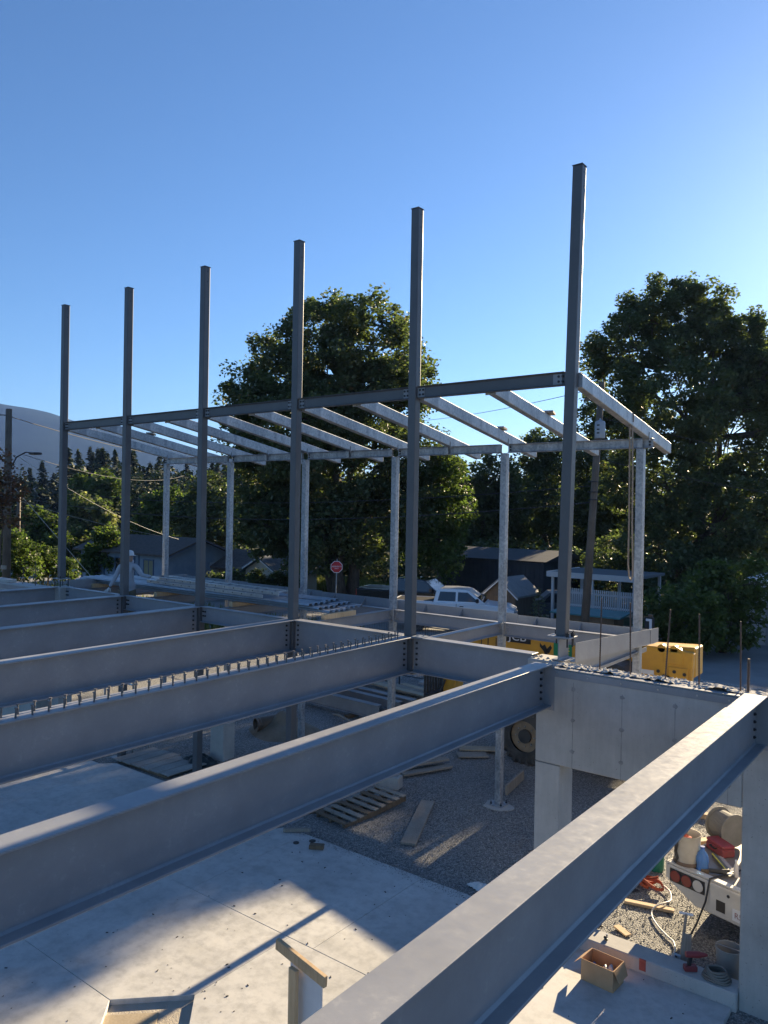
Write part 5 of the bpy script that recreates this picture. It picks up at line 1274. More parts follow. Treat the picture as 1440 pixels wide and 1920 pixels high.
plank('top plank of the loose stack left of the telehandler wheel', (-5.05, 3.1), (-4.55, 4.25), .18, .04, .085)
plank('bottom plank of the loose stack left of the telehandler wheel', (-4.85, 3.0), (-4.38, 4.1), .18, .04, .0)
plank('middle plank of the loose stack left of the telehandler wheel', (-5.12, 3.3), (-4.70, 4.3), .2, .04, .043)
plank('flat board beside the telehandler wheel', (-4.7, 4.9), (-4.2, 5.35), .34, .03, -.02)
plank('second flat board beside the telehandler wheel', (-4.9, 5.3), (-4.2, 5.8), .3, .03, .0, PLY)
plank('short offcut at the slab edge near the dark column foot', (-4.75, -.55), (-4.40, -.25), .07, .05, .012)
plank('small brown block lying on the slab near the cut edge', (-3.98, -.72), (-3.78, -.60), .10, .07, .002, OLDWOOD)
plank('pale offcut lying behind the pallet', (-5.2, .95), (-4.9, 1.15), .16, .03, -.02)
plank('tan board under the left side of the pallet', (-5.3, .1), (-4.7, .9), .14, .03, -.04, OLDWOOD)
t = thing('concrete_block', 'grey concrete block lying beside the loose plank stack', 'block', (-4.72, 2.42, -.05), RD(12))
MB().box(-.22, .22, -.12, .12, 0, .24).build('body', WALLC, t, world=False, bev=.01); MB().box(-.17, -.03, -.06, .06, .238, .243).build('core', JT, t, world=False); MB().box(.03, .17, -.06, .06, .238, .243).build('core', JT, t, world=False)
o = MB().lathe([(.0, 0), (.09, 0), (.10, .015), (.05, .03), (.0, .03)], n=18).build('post_footing_mound', WALLC); bpy.data.objects.remove(o)
# concrete pad below the second canopy post
b = MB(); pts = [(.28*math.cos(a)*(1+.18*math.sin(3*a+1)), .25*math.sin(a)*(1+.15*math.cos(2*a))) for a in [i*6.283/22 for i in range(22)]]
b.prism(pts, lambda u, v, w: (-S+u, YW-.05+v, w), -.12, -.024); o = b.build('footing_pad', WALLC, base=(-S, YW, -.1)); tag(o, 'rough concrete pad under the second galvanised post', 'footing')
for i, (x, y, r) in enumerate(((-4.28, -.72, .05), (-4.12, -.50, .055))):
    o = MB().lathe([(.001, 0), (r, 0), (r, .012), (r*.6, .02), (.001, .02)], n=16).build('pipe_cap', DKG); o.location = (x, y, .001); tag(o, ['dark round cap set in the slab near the brown block', 'second dark round cap set in the slab edge'][i], 'cap', 'round caps in the slab')

# ------------------------------------------------------------------ deck bundle, ladder and timber blocks on the canopy steel
for i, x in enumerate((-13.0, -10.2, -7.6, -5.9)):
    o = MB().box(-.05, .05, -.45, .45, 0, .10).build('timber_block', LUMBER, bev=.003); o.location = (-5*S+i*S if i < 3 else -2*S-.25, 1.25, 3.427); 
    o.location.x = (-5*S, -4*S, -3*S, -2*S)[i]
    tag(o, 'timber bearer under the deck sheets at the %s cross beam' % ['farthest', 'fifth', 'fourth', 'third'][i], 'bearer', 'timber bearers under the deck sheets')
DECKM = mat('galvanised deck sheet', (.26, .29, .33), .45, .5, (.34, .37, .41), 6.)
def deck_prof(w=.62, h=.04, n_=4):
    P = []; p = w/n_
    for i in range(n_):
        P += [(i*p, 0), (i*p+p*.18, 0), (i*p+p*.28, h), (i*p+p*.72, h), (i*p+p*.82, 0)]
    P.append((w, 0)); return P
def deck_sheet(label, x0, x1, y, z, rx_=0):
    P = deck_prof(); n_ = len(P); b = MB()
    v = [(x0, a, c) for a, c in P]+[(x1, a, c) for a, c in P]+[(x0, a, c-.004) for a, c in P]+[(x1, a, c-.004) for a, c in P]
    f = []
    for i in range(n_-1):
        f += [(i, i+1, n_+i+1, n_+i), (2*n_+i, 3*n_+i, 3*n_+i+1, 2*n_+i+1), (i, 2*n_+i, 2*n_+i+1, i+1), (n_+i, n_+i+1, 3*n_+i+1, 3*n_+i)]
    b.add(v, f); b.f += []
    o = b.build('deck_sheet', DECKM); o.location = (0, y, z); tag(o, label, 'deck sheet', 'steel deck sheets in the bundle')
k = 0
dl = ['bottom near', 'bottom far', 'second near', 'second far', 'top near', 'top far']
for lay in range(3):
    for c in range(2):
        deck_sheet('%s corrugated steel deck sheet of the bundle behind the columns' % dl[k], -13.9+.25*lay+.1*c, -5.15-.22*lay-.15*c, .95+c*.62-.12*lay*(1 if c else .4), 3.535+.052*lay); k += 1
# ladder lying on the sheets
t = thing('extension_ladder', 'aluminium extension ladder lying on the steel deck sheets', 'ladder', (-8.6, 1.05, 3.70), RD(-3))
for sec, (x0, x1, z, w) in enumerate(((-2.2, 1.9, .0, .42), (-1.9, 2.35, .085, .36))):
    for s_ in (-1, 1):
        q = MB().box(x0, x1, s_*w/2-.012, s_*w/2+.012, z, z+.075); r_ = q.build('side_rail', ALU, t, world=False, bev=.003)
    n_ = int((x1-x0)/.3)
    for i in range(n_):
        x = x0+.17+i*.3; q = MB().cyl((x, -w/2-.016, z+.038), .016, w+.032, (0, 1, 0), 8); q.box(x-.018, x+.018, -w/2+.012, w/2-.012, z+.045, z+.062); q.build('rung', ALU, t, world=False)
        MB().cyl((x, -w/2-.0185, z+.038), .013, .004, (0, 1, 0), 8).build('rung_end', BLACK, t, world=False)
# small timber offcuts standing on the cross beam flange
for i, (x, y) in enumerate(((-4*S+.02, 2.25), (-4*S-.9, 2.9), (-3*S, 2.55))):
    o = MB().box(-.04, .04, -.04, .04, 0, .10).build('wood_offcut', LUMBER, bev=.003); o.location = (x, y, 3.427 if i != 1 else 3.422); tag(o, ['sunlit wood offcut on the fifth cross beam', 'sunlit wood offcut on the far edge beam', 'wood offcut on the fourth cross beam'][i], 'offcut', 'wood offcuts on the steel')
# hanging lifting sling on the nearest rafter
SLING = mat('brown webbing', (.20, .165, .125), .85, 0, (.28, .23, .18), 20.)
t = thing('lifting_sling', 'long brown webbing sling hanging from the nearest rafter', 'sling', (.06, 2.14, 4.45))
zr_ = 7.441+slope*(2.14-.09)
P1 = [(.115, 2.11, zr_-.12), (.12, 2.12, 6.3), (.125, 2.13, 5.4), (.12, 2.14, 4.7), (.135, 2.16, 4.50), (.155, 2.19, 4.46)]
P2 = [(.13, 2.18, zr_-.12), (.145, 2.19, 6.2), (.15, 2.20, 5.3), (.17, 2.21, 4.7), (.17, 2.21, 4.52), (.155, 2.19, 4.46)]
for P in (P1, P2):
    b = MB()
    for a, c in zip(P[:-1], P[1:]): b.bar(a, c, .008, .062, up=(0, 1, 0))
    b.build('web_leg', SLING, t)
b = MB(); b.bar((-.03, 2.145, zr_+.012), (.12, 2.145, zr_+.012), .10, .012); b.bar((.115, 2.145, zr_+.01), (.115, 2.145, zr_-.14), .10, .012, up=(0, 1, 0)); b.build('choker', SLING, t)
# ------------------------------------------------------------------ T-shaped timber guard in the foreground
t = thing('timber_guard', 'timber post with cross piece and white board in the foreground', 'guard', (.40, -5.52, 0))
a, c = Vector((.06, -5.45, 1.985)), Vector((.66, -5.53, 1.94))
MB().bar(a, c, .038, .089).build('cross_piece', LUMBER, t, bev=.004)
u = (c-a).normalized(); n_ = Vector((u.y, -u.x, 0)).normalized()     # towards the camera
pc = Vector((.34, -5.50, 0))+n_*.04
MB().bar(pc, pc+Vector((0, 0, 1.925)), .038, .089, up=n_.cross(Vector((0, 0, 1)))).build('post', LUMBER, t, bev=.004)
q0 = Vector((.40, -5.50, 1.0))-n_*.03
b = MB()
e0, e1 = q0-u*.19, q0+u*.19
b.bar(Vector((e0.x, e0.y, .96)), Vector((e1.x, e1.y, .96)), .02, 1.90); b.build('white_board', PANELW, t, bev=.002)
# fallen paper on the floor near beam
o = MB().box(-.12, .12, -.07, .07, 0, .005).build('white_scrap', PANELW); o.location = (1.55, -3.05, .002); o.rotation_euler = (0, 0, .5); tag(o, 'white scrap on the slab half hidden by the nearest beam', 'scrap')

# ------------------------------------------------------------------ flatbed service truck behind the opening
TW = mat('off white truck paint', (.58, .56, .51), .45, 0, (.46, .44, .40), 2.5, rv=.1)
DECKP = mat('worn deck plate', (.20, .185, .17), .45, .4, (.34, .32, .30), 3., rv=.15)
t = thing('service_truck', 'off white flatbed service truck with round tail lamps behind the wall opening', 'truck', (1.23, .83, -.05), RD(-16))
MB().box(.0, 2.0, .02, 2.6, .74, .80).build('deck', DECKP, t, world=False, bev=.006)
rp = MB().prism([(.0, .80), (1.98, .80), (1.98, .40), (.42, .40), (.05, .58), (0, .62)], lambda u_, v_, w_: (u_, w_, v_), -.03, .018).build('rear_panel', TW, t, world=False, bev=.012)
MB().box(0, 2.0, .0, .10, .802, .83).build('deck_lip', TW, t, world=False, bev=.005)
MB().box(-.035, -.001, .0, 2.6, .60, .83).build('side_rail', TW, t, world=False, bev=.008)
MB().box(.05, .56, -.04, -.031, .60, .775).build('lamp_frame', BLACK, rp, world=False, bev=.004)
for x, m_ in ((.14, LAMP_R), (.305, LAMP_R), (.47, LAMP_W)):
    MB().cyl((x, -.041, .69), .075, -.016, (0, 1, 0), 22).build('tail_lamp', m_, rp, world=False, bev=.006)
    MB().tube([(x+.078*math.cos(i*.3142), -.044, .69+.078*math.sin(i*.3142)) for i in range(21)], .008, 6).build('lamp_ring', BLACK, rp, world=False)
MB().box(.72, .84, -.036, -.031, .48, .62).build('step_hole', BLACK, rp, world=False)
for x, z in ((.88, .72), (1.06, .74), (1.08, .62)): MB().cyl((x, -.031, z), .02, -.006, (0, 1, 0), 10).build('bolt_hole', BLACK, rp, world=False)
pq = MB().box(.94, 1.24, -.037, -.031, .45, .60).build('number_plate', WHITEP, rp, world=False)
me = text_mesh('R5 1Y', .10, .001); me.materials.append(mat('faded plate ink', (.30, .16, .16), .6)); o = put('lettering', me, pq); o.matrix_local = Matrix.Translation((1.09, -.039, .52)) @ Matrix.Rotation(math.pi/2, 4, 'X')
for x in (.28, 1.72):
    wheel(t, x, 1.25, .38, .3, RIM)
for o in [q for q in t.children if q.name.startswith('wheel')]: pass
MB().box(.45, .62, .1, 4.2, .42, .58).build('chassis_rail', DKG, t, world=False); MB().box(1.38, 1.55, .1, 4.2, .42, .58).build('chassis_rail', DKG, t, world=False)
MB().box(.02, 1.98, 2.62, 2.70, .75, 1.55).build('headboard', DKG, t, world=False)
b = MB().prism([(2.8, .5), (2.8, 1.9), (3.9, 1.92), (4.25, 1.25), (5.3, 1.1), (5.35, .5)], lambda u_, v_, w_: (w_, u_, v_), .05, 1.95); b.build('cab', TW, t, world=False, bev=.06)
MB().box(.12, 1.88, 2.785, 2.797, 1.35, 1.8).build('rear_window', GLASS, t, world=False)
for x in (.2, 1.8): wheel(t, x, 4.7, .38, .26, RIM)
MB().tube([(.58, .9, .8), (.58, .9, 1.55)], .028, 8).build('rack_post', TW, t, world=False)
# tyres lie along local X: turn them
for o in [q for q in t.children if q.name.startswith('wheel')]:
    me = o.data; cx = sum((v.co for v in me.vertices), Vector())/len(me.vertices)
    M4 = Matrix.Translation(cx) @ Matrix.Rotation(math.pi/2, 4, 'Z') @ Matrix.Translation(-cx)
    me.transform(M4)
    for ch in o.children: ch.data.transform(M4)
TRM = Matrix.Translation((1.23, .83, -.05)) @ Matrix.Rotation(RD(-16), 4, 'Z')
def onbed(x, y, z=.801): return TRM @ Vector((x, y, z))
# canvas tool bag
CANV = mat('canvas', (.52, .47, .38), .9, 0, (.44, .39, .31), 6., bump=.3, bscale=30)
t = thing('canvas_bucket', 'round canvas tool bucket with orange things inside on the truck corner', 'tool bucket', onbed(.16, .19))
b = MB(); n_ = 28; vv = []
prof = [(.145, .0), (.165, .05), (.165, .12), (.17, .22), (.165, .32), (.172, .42), (.178, .43), (.166, .425), (.158, .3), (.155, .06)]
for r, z in prof:
    for k in range(n_):
        a = 2*math.pi*k/n_; rr = r*(1+.05*mnoise.noise(Vector((math.cos(a)*2, math.sin(a)*2, z*9)))*(1 if .04 < z < .4 else .3)); vv.append((rr*math.cos(a), rr*math.sin(a), z))
b.add(vv, [(i*n_+k, i*n_+(k+1) % n_, (i+1)*n_+(k+1) % n_, (i+1)*n_+k) for i in range(len(prof)-1) for k in range(n_)]+[tuple(range(n_-1, -1, -1))]); b.build('bag', CANV, t, smooth='all', world=False)
MB().lathe([(.14, .0), (.172, .0), (.178, .05), (.17, .075)], n=28, close=False).build('base_band', mat('brown leather', (.16, .11, .075), .7), t, smooth='all', world=False)
MB().tube([(-.10, -.15, .38), (-.09, -.175, .30), (-.11, -.15, .2), (-.08, -.17, .12), (-.11, -.14, .05)], .02, 6).build('strap', mat('dark strap', (.05, .045, .04), .8), t, world=False)
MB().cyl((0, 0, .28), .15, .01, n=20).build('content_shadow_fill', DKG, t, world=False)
b = MB(); rs = random.Random(2)
for i in range(7): 
    x, y = rs.uniform(-.08, .04), rs.uniform(-.08, .06); b.tube([(x, y, .27), (x+rs.uniform(-.05, .05), y+rs.uniform(-.05, .05), .38)], [.035, .025], 7)
b.build('orange_tools', mat('orange plastic', (.55, .11, .04), .6), t, world=False)
# water jug
t = thing('water_jug', 'clear blue plastic water jug beside the canvas bucket', 'jug', onbed(.38, .20))
wj, nn, ll, bb = nt('blue tinted water'); bb.inputs['Base Color'].default_value = (.18, .38, .75, 1); bb.inputs['Roughness'].default_value = .12; bb.inputs['Transmission Weight'].default_value = .55; bb.inputs['IOR'].default_value = 1.25
MB().lathe([(.02, 0), (.075, .005), (.08, .04), (.074, .08), (.08, .12), (.08, .18), (.06, .23), (.028, .27), (.026, .30), (.005, .30)], n=20).build('bottle', wj, t, smooth=True, world=False)
MB().cyl((0, 0, .298), .03, .022, n=14).build('cap', mat('blue cap', (.05, .10, .35), .4), t, world=False)
t = thing('drink_bottle', 'small clear bottle standing on the truck deck', 'bottle', onbed(.74, .40))
MB().lathe([(.01, 0), (.032, .003), (.033, .13), (.015, .18), (.014, .2), (.002, .2)], n=14).build('bottle', mat('clear plastic', (.55, .52, .52), .15), t, smooth=True, world=False); MB().cyl((0, 0, .2), .016, .02, n=10).build('cap', WHITEP, t, world=False)
# cable reel
t = thing('cable_reel', 'grey cable reel standing on the truck deck', 'cable reel', onbed(.10, 1.28), RD(-35))
REELM = mat('grey reel', (.17, .165, .15), .7, 0, (.24, .23, .21), 4.)
ax = (1, 0, 0)
for x in (-.17, .15): MB().cyl((x, 0, .24), .235, .02, ax, 28).build('flange', REELM, t, bev=.004, world=False)
wv = MB()
for j in range(11): wv.tube([(-.135+j*.027, .185*math.cos(a), .24+.185*math.sin(a)) for a in [i*6.2832/24 for i in range(25)]], .0145, 6)
wv.cyl((-.15, 0, .24), .175, .30, ax, 24); wv.build('wound_cable', mat('grey cable', (.20, .19, .17), .7), t, world=False)
t = thing('tool_case', 'red plastic tool case in front of the cable reel', 'case', onbed(.22, .92), RD(-40))
RCASE = mat('red plastic', (.28, .04, .05), .5, 0, (.20, .05, .05), 9.)
MB().box(-.19, .19, -.10, .10, 0, .11).build('case_body', RCASE, t, bev=.015, world=False); MB().box(-.19, .19, -.10, .10, .113, .16).build('lid', RCASE, t, bev=.015, world=False)
MB().tube([(-.06, -.1, .09), (-.06, -.135, .09), (.06, -.135, .09), (.06, -.1, .09)], .01, 6).build('handle', BLACK, t, world=False)
t = thing('spirit_level', 'yellow edged level lying across the truck deck', 'level', onbed(.44, .55), RD(-55))
MB().box(-.24, .24, -.03, .03, 0, .05).build('bar', mat('dark level body', (.12, .12, .11), .5), t, bev=.003, world=False); MB().box(-.24, .24, -.032, -.02, .045, .056).build('yellow_edge', mat('yellow edge', (.65, .60, .05), .5), t, world=False); MB().box(-.24, .24, .035, .11, 0, .02).build('clear_bag', LAMP_W, t, world=False)
t = thing('blue_canister', 'dark blue canister at the left corner of the truck', 'canister', onbed(-.02, .40, .832), 0)
MB().lathe([(.02, 0), (.05, .0), (.052, .2), (.035, .235), (.018, .24), (.018, .27), (.002, .27)], n=16).build('body', mat('navy plastic', (.02, .05, .18), .4), t, smooth=True, world=False); MB().cyl((0, 0, .265), .022, .025, n=12).build('cap', WHITEP, t, world=False)
t = thing('grinder', 'power tool lying on the truck deck edge', 'power tool', onbed(.58, .26), RD(20))
MB().tube([(-.12, 0, .04), (.0, 0, .045), (.10, 0, .05)], [.028, .032, .04], 10).build('body', DKG, t, world=False); MB().cyl((.13, 0, .03), .06, .012, (0, .3, 1), 18).build('disc', BRIGHT, t, world=False); MB().box(-.22, -.12, -.03, .03, .0, .05).build('battery', OLDWOOD, t, world=False, bev=.006)
# black hose hanging from the deck to the ground
P = [onbed(.72, .7, .82), onbed(.66, .3, .83), onbed(.62, -.02, .84), onbed(.60, -.08, .55), onbed(.52, -.14, .25), onbed(.45, -.28, -.01)]
P = [Vector(p) for p in P]+[Vector((1.70, .12, -.02)), Vector((1.66, -.20, .1)), Vector((1.70, -.36, .19))]
o = MB().tube(P, .012, 8).build('air_hose', BLACK, base=(1.7, .5, -.04), smooth='all'); tag(o, 'thin black hose hanging off the truck onto the curb', 'hose')
# ------------------------------------------------------------------ things on the ground between truck and curb
rg_ = [( .62, .95), (1.24, 1.12)]
o = MB().box(-.33, .33, -.045, .045, 0, .04).build('stud_offcut', LUMBER, bev=.004); o.location = (.92, 1.02, -.03); o.rotation_euler = (0, 0, RD(15)); tag(o, 'sunlit new timber stud lying on the gravel patch', 'timber')
o = MB().box(-.12, .12, -.05, .05, 0, .02).build('wood_chip', LUMBER, bev=.003); o.location = (.86, .15, -.02); o.rotation_euler = (0, .05, RD(-28)); tag(o, 'pale wood chip at the back of the curb', 'wood chip')
for i, (a, c) in enumerate((((.7, 3.4), (1.25, 4.1)), ((.85, 3.1), (1.35, 3.6)), ((.2, 4.8), (1.2, 5.0)))):
    A = Vector((*a, 0)); C_ = Vector((*c, 0)); L_ = (C_-A).length
    o = MB().box(-L_/2, L_/2, -.07, .07, 0, .09).build('timber_piece', LUMBER, bev=.004); o.location = ((a[0]+c[0])/2, (a[1]+c[1])/2, -.04); o.rotation_euler = (0, 0, math.atan2(c[1]-a[1], c[0]-a[0]))
    tag(o, ['sunlit timber beyond the canvas bucket', 'second sunlit timber just behind the canvas bucket', 'timber lying on the gravel behind the cable reel'][i], 'timber', 'timbers beyond the truck')
P = [(.50, 1.60, .0), (.75, 1.75, .01), (1.0, 1.62, .012), (1.12, 1.35, .012), (1.10, 1.15, .04), (1.02, .98, .03), (1.02, .82, -.01), (1.16, .60, -.01), (1.36, .40, -.01), (1.48, .30, -.01), (1.56, .05, -.01), (1.50, -.2, -.01), (1.3, -.25, -.01)]
def smooth_path(P, k=4):
    P = [Vector(p) for p in P]; out_ = []
    for i in range(len(P)-1):
        p0, p1, p2, p3 = P[max(i-1, 0)], P[i], P[i+1], P[min(i+2, len(P)-1)]
        for s in range(k):
            f = s/k; out_.append(.5*((2*p1)+(p2-p0)*f+(2*p0-5*p1+4*p2-p3)*f*f+(-p0+3*p1-3*p2+p3)*f**3))
    return out_+[P[-1]]
o = MB().tube(smooth_path(P), .012, 8).build('power_lead', mat('pale cable', (.62, .60, .55), .5), base=(1.1, 1.0, -.04), smooth='all'); tag(o, 'pale cable curling over the sunlit gravel', 'cable')
b = MB(); rs = random.Random(8)
for i in range(5):
    cx, cy = .66+rs.uniform(-.12, .12), 1.62+rs.uniform(-.10, .10)
    Q = [(cx+.16*math.cos(a+i)*(1+.2*math.sin(2*a)), cy+.09*math.sin(a), .01+.03*i*.6+.03*math.sin(a*2+i)) for a in [k*6.283/18 for k in range(19)]]
    for p, q in zip(Q[:-1], Q[1:]): b.bar(p, q, .012, .045)
o = b.build('ratchet_strap', mat('orange webbing', (.42, .09, .04), .8), base=(.66, 1.62, -.03)); tag(o, 'heap of orange webbing straps on the gravel', 'strap')
cloth_heap('dark_gloves', 'dark gloves lying beside the orange straps', (.50, 1.36, -.03), .13, .08, .06, BLACK, 5, 'gloves')
t = thing('green_canister', 'green gas canister standing beside the truck', 'canister', (.62, 2.25, -.04))
MB().lathe([(.02, 0), (.1, .0), (.11, .03), (.11, .26), (.08, .32), (.03, .34), (.03, .38), (.01, .38)], n=18).build('body', mat('green enamel', (.02, .20, .13), .4), t, smooth=True, world=False); MB().cyl((0, 0, .37), .035, .03, n=10).build('valve', BRIGHT, t, world=False)
# stake with white handle
t = thing('shovel', 'shovel with white T handle leaning behind the curb', 'shovel', (1.70, -.12, -.04))
MB().tube([(1.71, -.2, .02), (1.68, .12, .50)], .018, 8).build('shaft', GREYWOOD, t); MB().tube([(1.60, .10, .50), (1.76, .14, .50)], .017, 8).build('handle', WHITEP, t, smooth=True)
MB().prism([(-.07, 0), (.07, 0), (.08, .18), (.0, .24), (-.08, .18)], lambda u_, v_, w_: (1.71+u_, -.20-v_*.35+w_, .14-v_*.6), -.003, .003).build('blade', BRIGHT, t)
o = MB().box(-.055, .055, -.008, .008, 0, .45).build('stake_board', GREYWOOD); o.location = (1.78, -.27, -.04); o.rotation_euler = (RD(-18), 0, .1); tag(o, 'upright grey board leaning beside the shovel', 'board')
# pails
for i, (x, y, z, sc) in enumerate(((2.22, .0, -.04, 1.0),)):
    t = thing('pail', 'open pail with dark inside standing by the right pier', 'pail', (x, y, z))
    MB().lathe([(.125, 0), (.13, .0), (.15, .35), (.158, .35), (.158, .37), (.145, .37), (.12, .03), (.001, .03)], n=24, close=False).build('body', mat('grey pail', (.30, .30, .28), .6), t, smooth=True, world=False)
    MB().tube([(-.155, 0, .36), (-.11, -.09, .41), (0, -.13, .43), (.11, -.09, .41), (.155, 0, .36)], .005, 6).build('handle', BRIGHT, t, world=False)
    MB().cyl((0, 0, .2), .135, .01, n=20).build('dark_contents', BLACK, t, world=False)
b = MB()
for j in range(5):
    r = .15-.012*j; b.tube([(r*math.cos(a), r*.8*math.sin(a), .018+.022*j+.008*math.sin(a*3+j)) for a in [k*6.2832/24 for k in range(25)]], .014, 6)
o = b.build('hose_coil', mat('grey brown hose', (.20, .18, .15), .7), smooth='all'); o.location = (2.20, -.48, .167); tag(o, 'coiled hose lying on the curb by the right pier', 'hose')
t = thing('cordless_drill', 'dark red cordless drill standing on the curb', 'drill', (1.95, -.48, .167), RD(35))
MB().tube([(-.10, 0, .19), (.05, 0, .19), (.10, 0, .19), (.15, 0, .19)], [.034, .036, .026, .014], 12).build('body', mat('dark red tool', (.28, .04, .04), .5), t, smooth=True, world=False); MB().bar((-.04, 0, .17), (-.06, 0, .06), .035, .045, up=(1, 0, 0)).build('grip', BLACK, t, world=False, bev=.008); MB().box(-.12, .03, -.04, .04, 0, .065).build('battery', mat('dark red tool2', (.22, .04, .04), .5), t, world=False, bev=.01)
# anchor bolts and debris on the lit end of the curb
for i, (x, y) in enumerate(((.62, -.42), (.74, -.30), (.90, -.50))):
    t = thing('anchor_fitting', ['black anchor fitting at the lit end of the curb', 'second black anchor fitting on the curb top', 'black and bright fitting near the curb front edge'][i], 'fitting', (x, y, .166), i, 'black fittings on the curb')
    MB().tube([(-.04, 0, .015), (.0, .02, .025), (.045, 0, .014)], [.016, .02, .012], 8).build('body', BLACK, t, world=False); MB().cyl((.0, .0, .02), .014, .05, n=8).build('stud', BRIGHT if i == 2 else BLACK, t, world=False)
# cardboard box
CARD = mat('cardboard', (.44, .26, .13), .85, 0, (.50, .31, .17), 5., bump=.1, bscale=50)
t = thing('cardboard_box', 'open cardboard box with small packets inside on the slab', 'box', (1.08, -1.09, .0), RD(-4))
w, d, hh, th = .20, .145, .25, .005
for nm, q in (('front', (-w, w, -d, -d+th, .004, hh)), ('back', (-w, w, d-th, d, .004, hh)), ('side', (-w, -w+th, -d+th, d-th, .004, hh)), ('side', (w-th, w, -d+th, d-th, .004, hh)), ('bottom', (-w, w, -d, d, .0, .003))): MB().box(*q).build(nm, CARD, t, world=False)
for nm, a, c, up_ in (('flap', (-w-.002, -d+.01, hh), (-w-.10, -d+.02, hh-.10), None), ('flap', (w+.002, 0, hh), (w+.06, 0, hh-.13), None)):
    sx = -1 if a[0] < 0 else 1
    MB().add([(a[0], -d+.004, hh), (a[0], d-.004, hh), (c[0], d-.03, c[2]), (c[0], -d+.03, c[2]), (a[0]+.004*sx, -d+.004, hh), (a[0]+.004*sx, d-.004, hh), (c[0]+.004*sx, d-.03, c[2]), (c[0]+.004*sx, -d+.03, c[2])], [(0, 1, 2, 3), (7, 6, 5, 4), (0, 4, 5, 1), (1, 5, 6, 2), (2, 6, 7, 3), (3, 7, 4, 0)]).build('flap', CARD, t, world=False)
rs = random.Random(4)
for i, m_ in enumerate((LAMP_W, mat('orange packet', (.65, .16, .06), .5), mat('blue packet', (.12, .18, .35), .4), PANELW, LAMP_W)):
    x, y = rs.uniform(-.12, .1), rs.uniform(-.07, .07); b = MB().tube([(x-.05, y, .05), (x, y+.01, .10+.02*i), (x+.05, y-.02, .06)], [.03, .045, .025], 7); b.build('packet', m_, t, world=False, smooth='all')
# real stones over the nearest gravel
rg = np.random.default_rng(9); N = 11000
xs_ = np.where(rg.uniform(0, 1, N) < .45, rg.uniform(.3, 2.4, N), rg.uniform(-4.5, .3, N)); ys_ = np.where(xs_ > .3, rg.uniform(-.3, 5.2, N), rg.uniform(-.3, 3.0, N)); spill = (np.arange(N) > N-900); ys_ = np.where(spill, -.36-np.abs(rg.normal(0, .10, N)), ys_); xs_ = np.where(spill, rg.uniform(-4.6, -.2, N), xs_)
sz = rg.uniform(.005, .014, N); sz = np.where(spill, sz*.6, sz); V = np.array([(1, 0, 0), (-1, 0, 0), (0, 1, 0), (0, -1, 0), (0, 0, 1), (0, 0, -1)], float)
Fi = np.array([(0, 2, 4), (2, 1, 4), (1, 3, 4), (3, 0, 4), (2, 0, 5), (1, 2, 5), (3, 1, 5), (0, 3, 5)])
vv = V[None]*sz[:, None, None]*rg.uniform(.6, 1.4, (N, 6, 1)); ang = rg.uniform(0, 6.28, N); ca, sa = np.cos(ang), np.sin(ang)
X = vv[:, :, 0]*ca[:, None]-vv[:, :, 1]*sa[:, None]+xs_[:, None]; Y = vv[:, :, 0]*sa[:, None]+vv[:, :, 1]*ca[:, None]+ys_[:, None]; Z = vv[:, :, 2]*.7+np.where(spill, .003, -.035+np.array([sitez(a, c)+.045 for a, c in zip(xs_, ys_)]))[:, None]
me = bpy.data.meshes.new('gravel_stones'); co = np.stack([X, Y, Z], 2).reshape(-1, 3); idx = (Fi[None]+(np.arange(N)*6)[:, None, None]).reshape(-1)
me.vertices.add(N*6); me.vertices.foreach_set('co', co.reshape(-1)); me.loops.add(N*24); me.loops.foreach_set('vertex_index', idx.astype(np.int32)); me.polygons.add(N*8); me.polygons.foreach_set('loop_start', np.arange(0, N*24, 3, dtype=np.int32))
a = me.attributes.new('tint', 'FLOAT', 'FACE'); a.data.foreach_set('value', np.repeat(rg.uniform(0, 1, N), 8).astype(np.float32)); me.update(calc_edges=True); me.validate()
sm, n2, l2, b2 = nt('loose stones'); at = n2.new('ShaderNodeAttribute'); at.attribute_name = 'tint'; r2 = ramp(n2, l2, at.outputs['Fac'], [(0, (.10, .10, .10)), (.6, (.22, .22, .215)), (1, (.42, .41, .39))]); l2.new(r2.outputs[0], b2.inputs['Base Color']); b2.inputs['Roughness'].default_value = .8
me.materials.append(sm); tag(put('gravel_stones', me), 'loose grey stones on the near gravel', kind='stuff')
# ------------------------------------------------------------------ worker standing on a low scaffold behind the second column from the left
PX, PY, PZ = -10.82, .44, 2.70
t = thing('scaffold_platform', 'low scaffold platform under the worker', 'scaffold', (PX, PY, -.05))
MB().box(PX-.6, PX+.6, PY-.22, PY+.28, PZ-.05, PZ-.002).build('platform', PLY, t)
for dx in (-.55, .55):
    for dy in (-.18, .24): MB().tube([(PX+dx, PY+dy, -.06), (PX+dx, PY+dy, PZ-.05)], .024, 8).build('leg', ALU, t)
for z in (.5, 1.5, 2.4): MB().tube([(PX-.55, PY-.18, z), (PX+.55, PY-.18, z)], .018, 6).build('brace', ALU, t)
def skin_body(name, joints, edges, m_, parent, sub=2):
    me = bpy.data.meshes.new(name); me.from_pydata([j[:3] for j in joints], edges, [])
    o = put(name, me, parent); me.materials.append(m_)
    md = o.modifiers.new('skin', 'SKIN'); md.use_smooth_shade = True
    for v, j in zip(me.skin_vertices[0].data, joints): v.radius = (j[3], j[4] if len(j) > 4 else j[3])
    me.skin_vertices[0].data[0].use_root = True
    sd = o.modifiers.new('sub', 'SUBSURF'); sd.levels = sub; sd.render_levels = sub
    return o
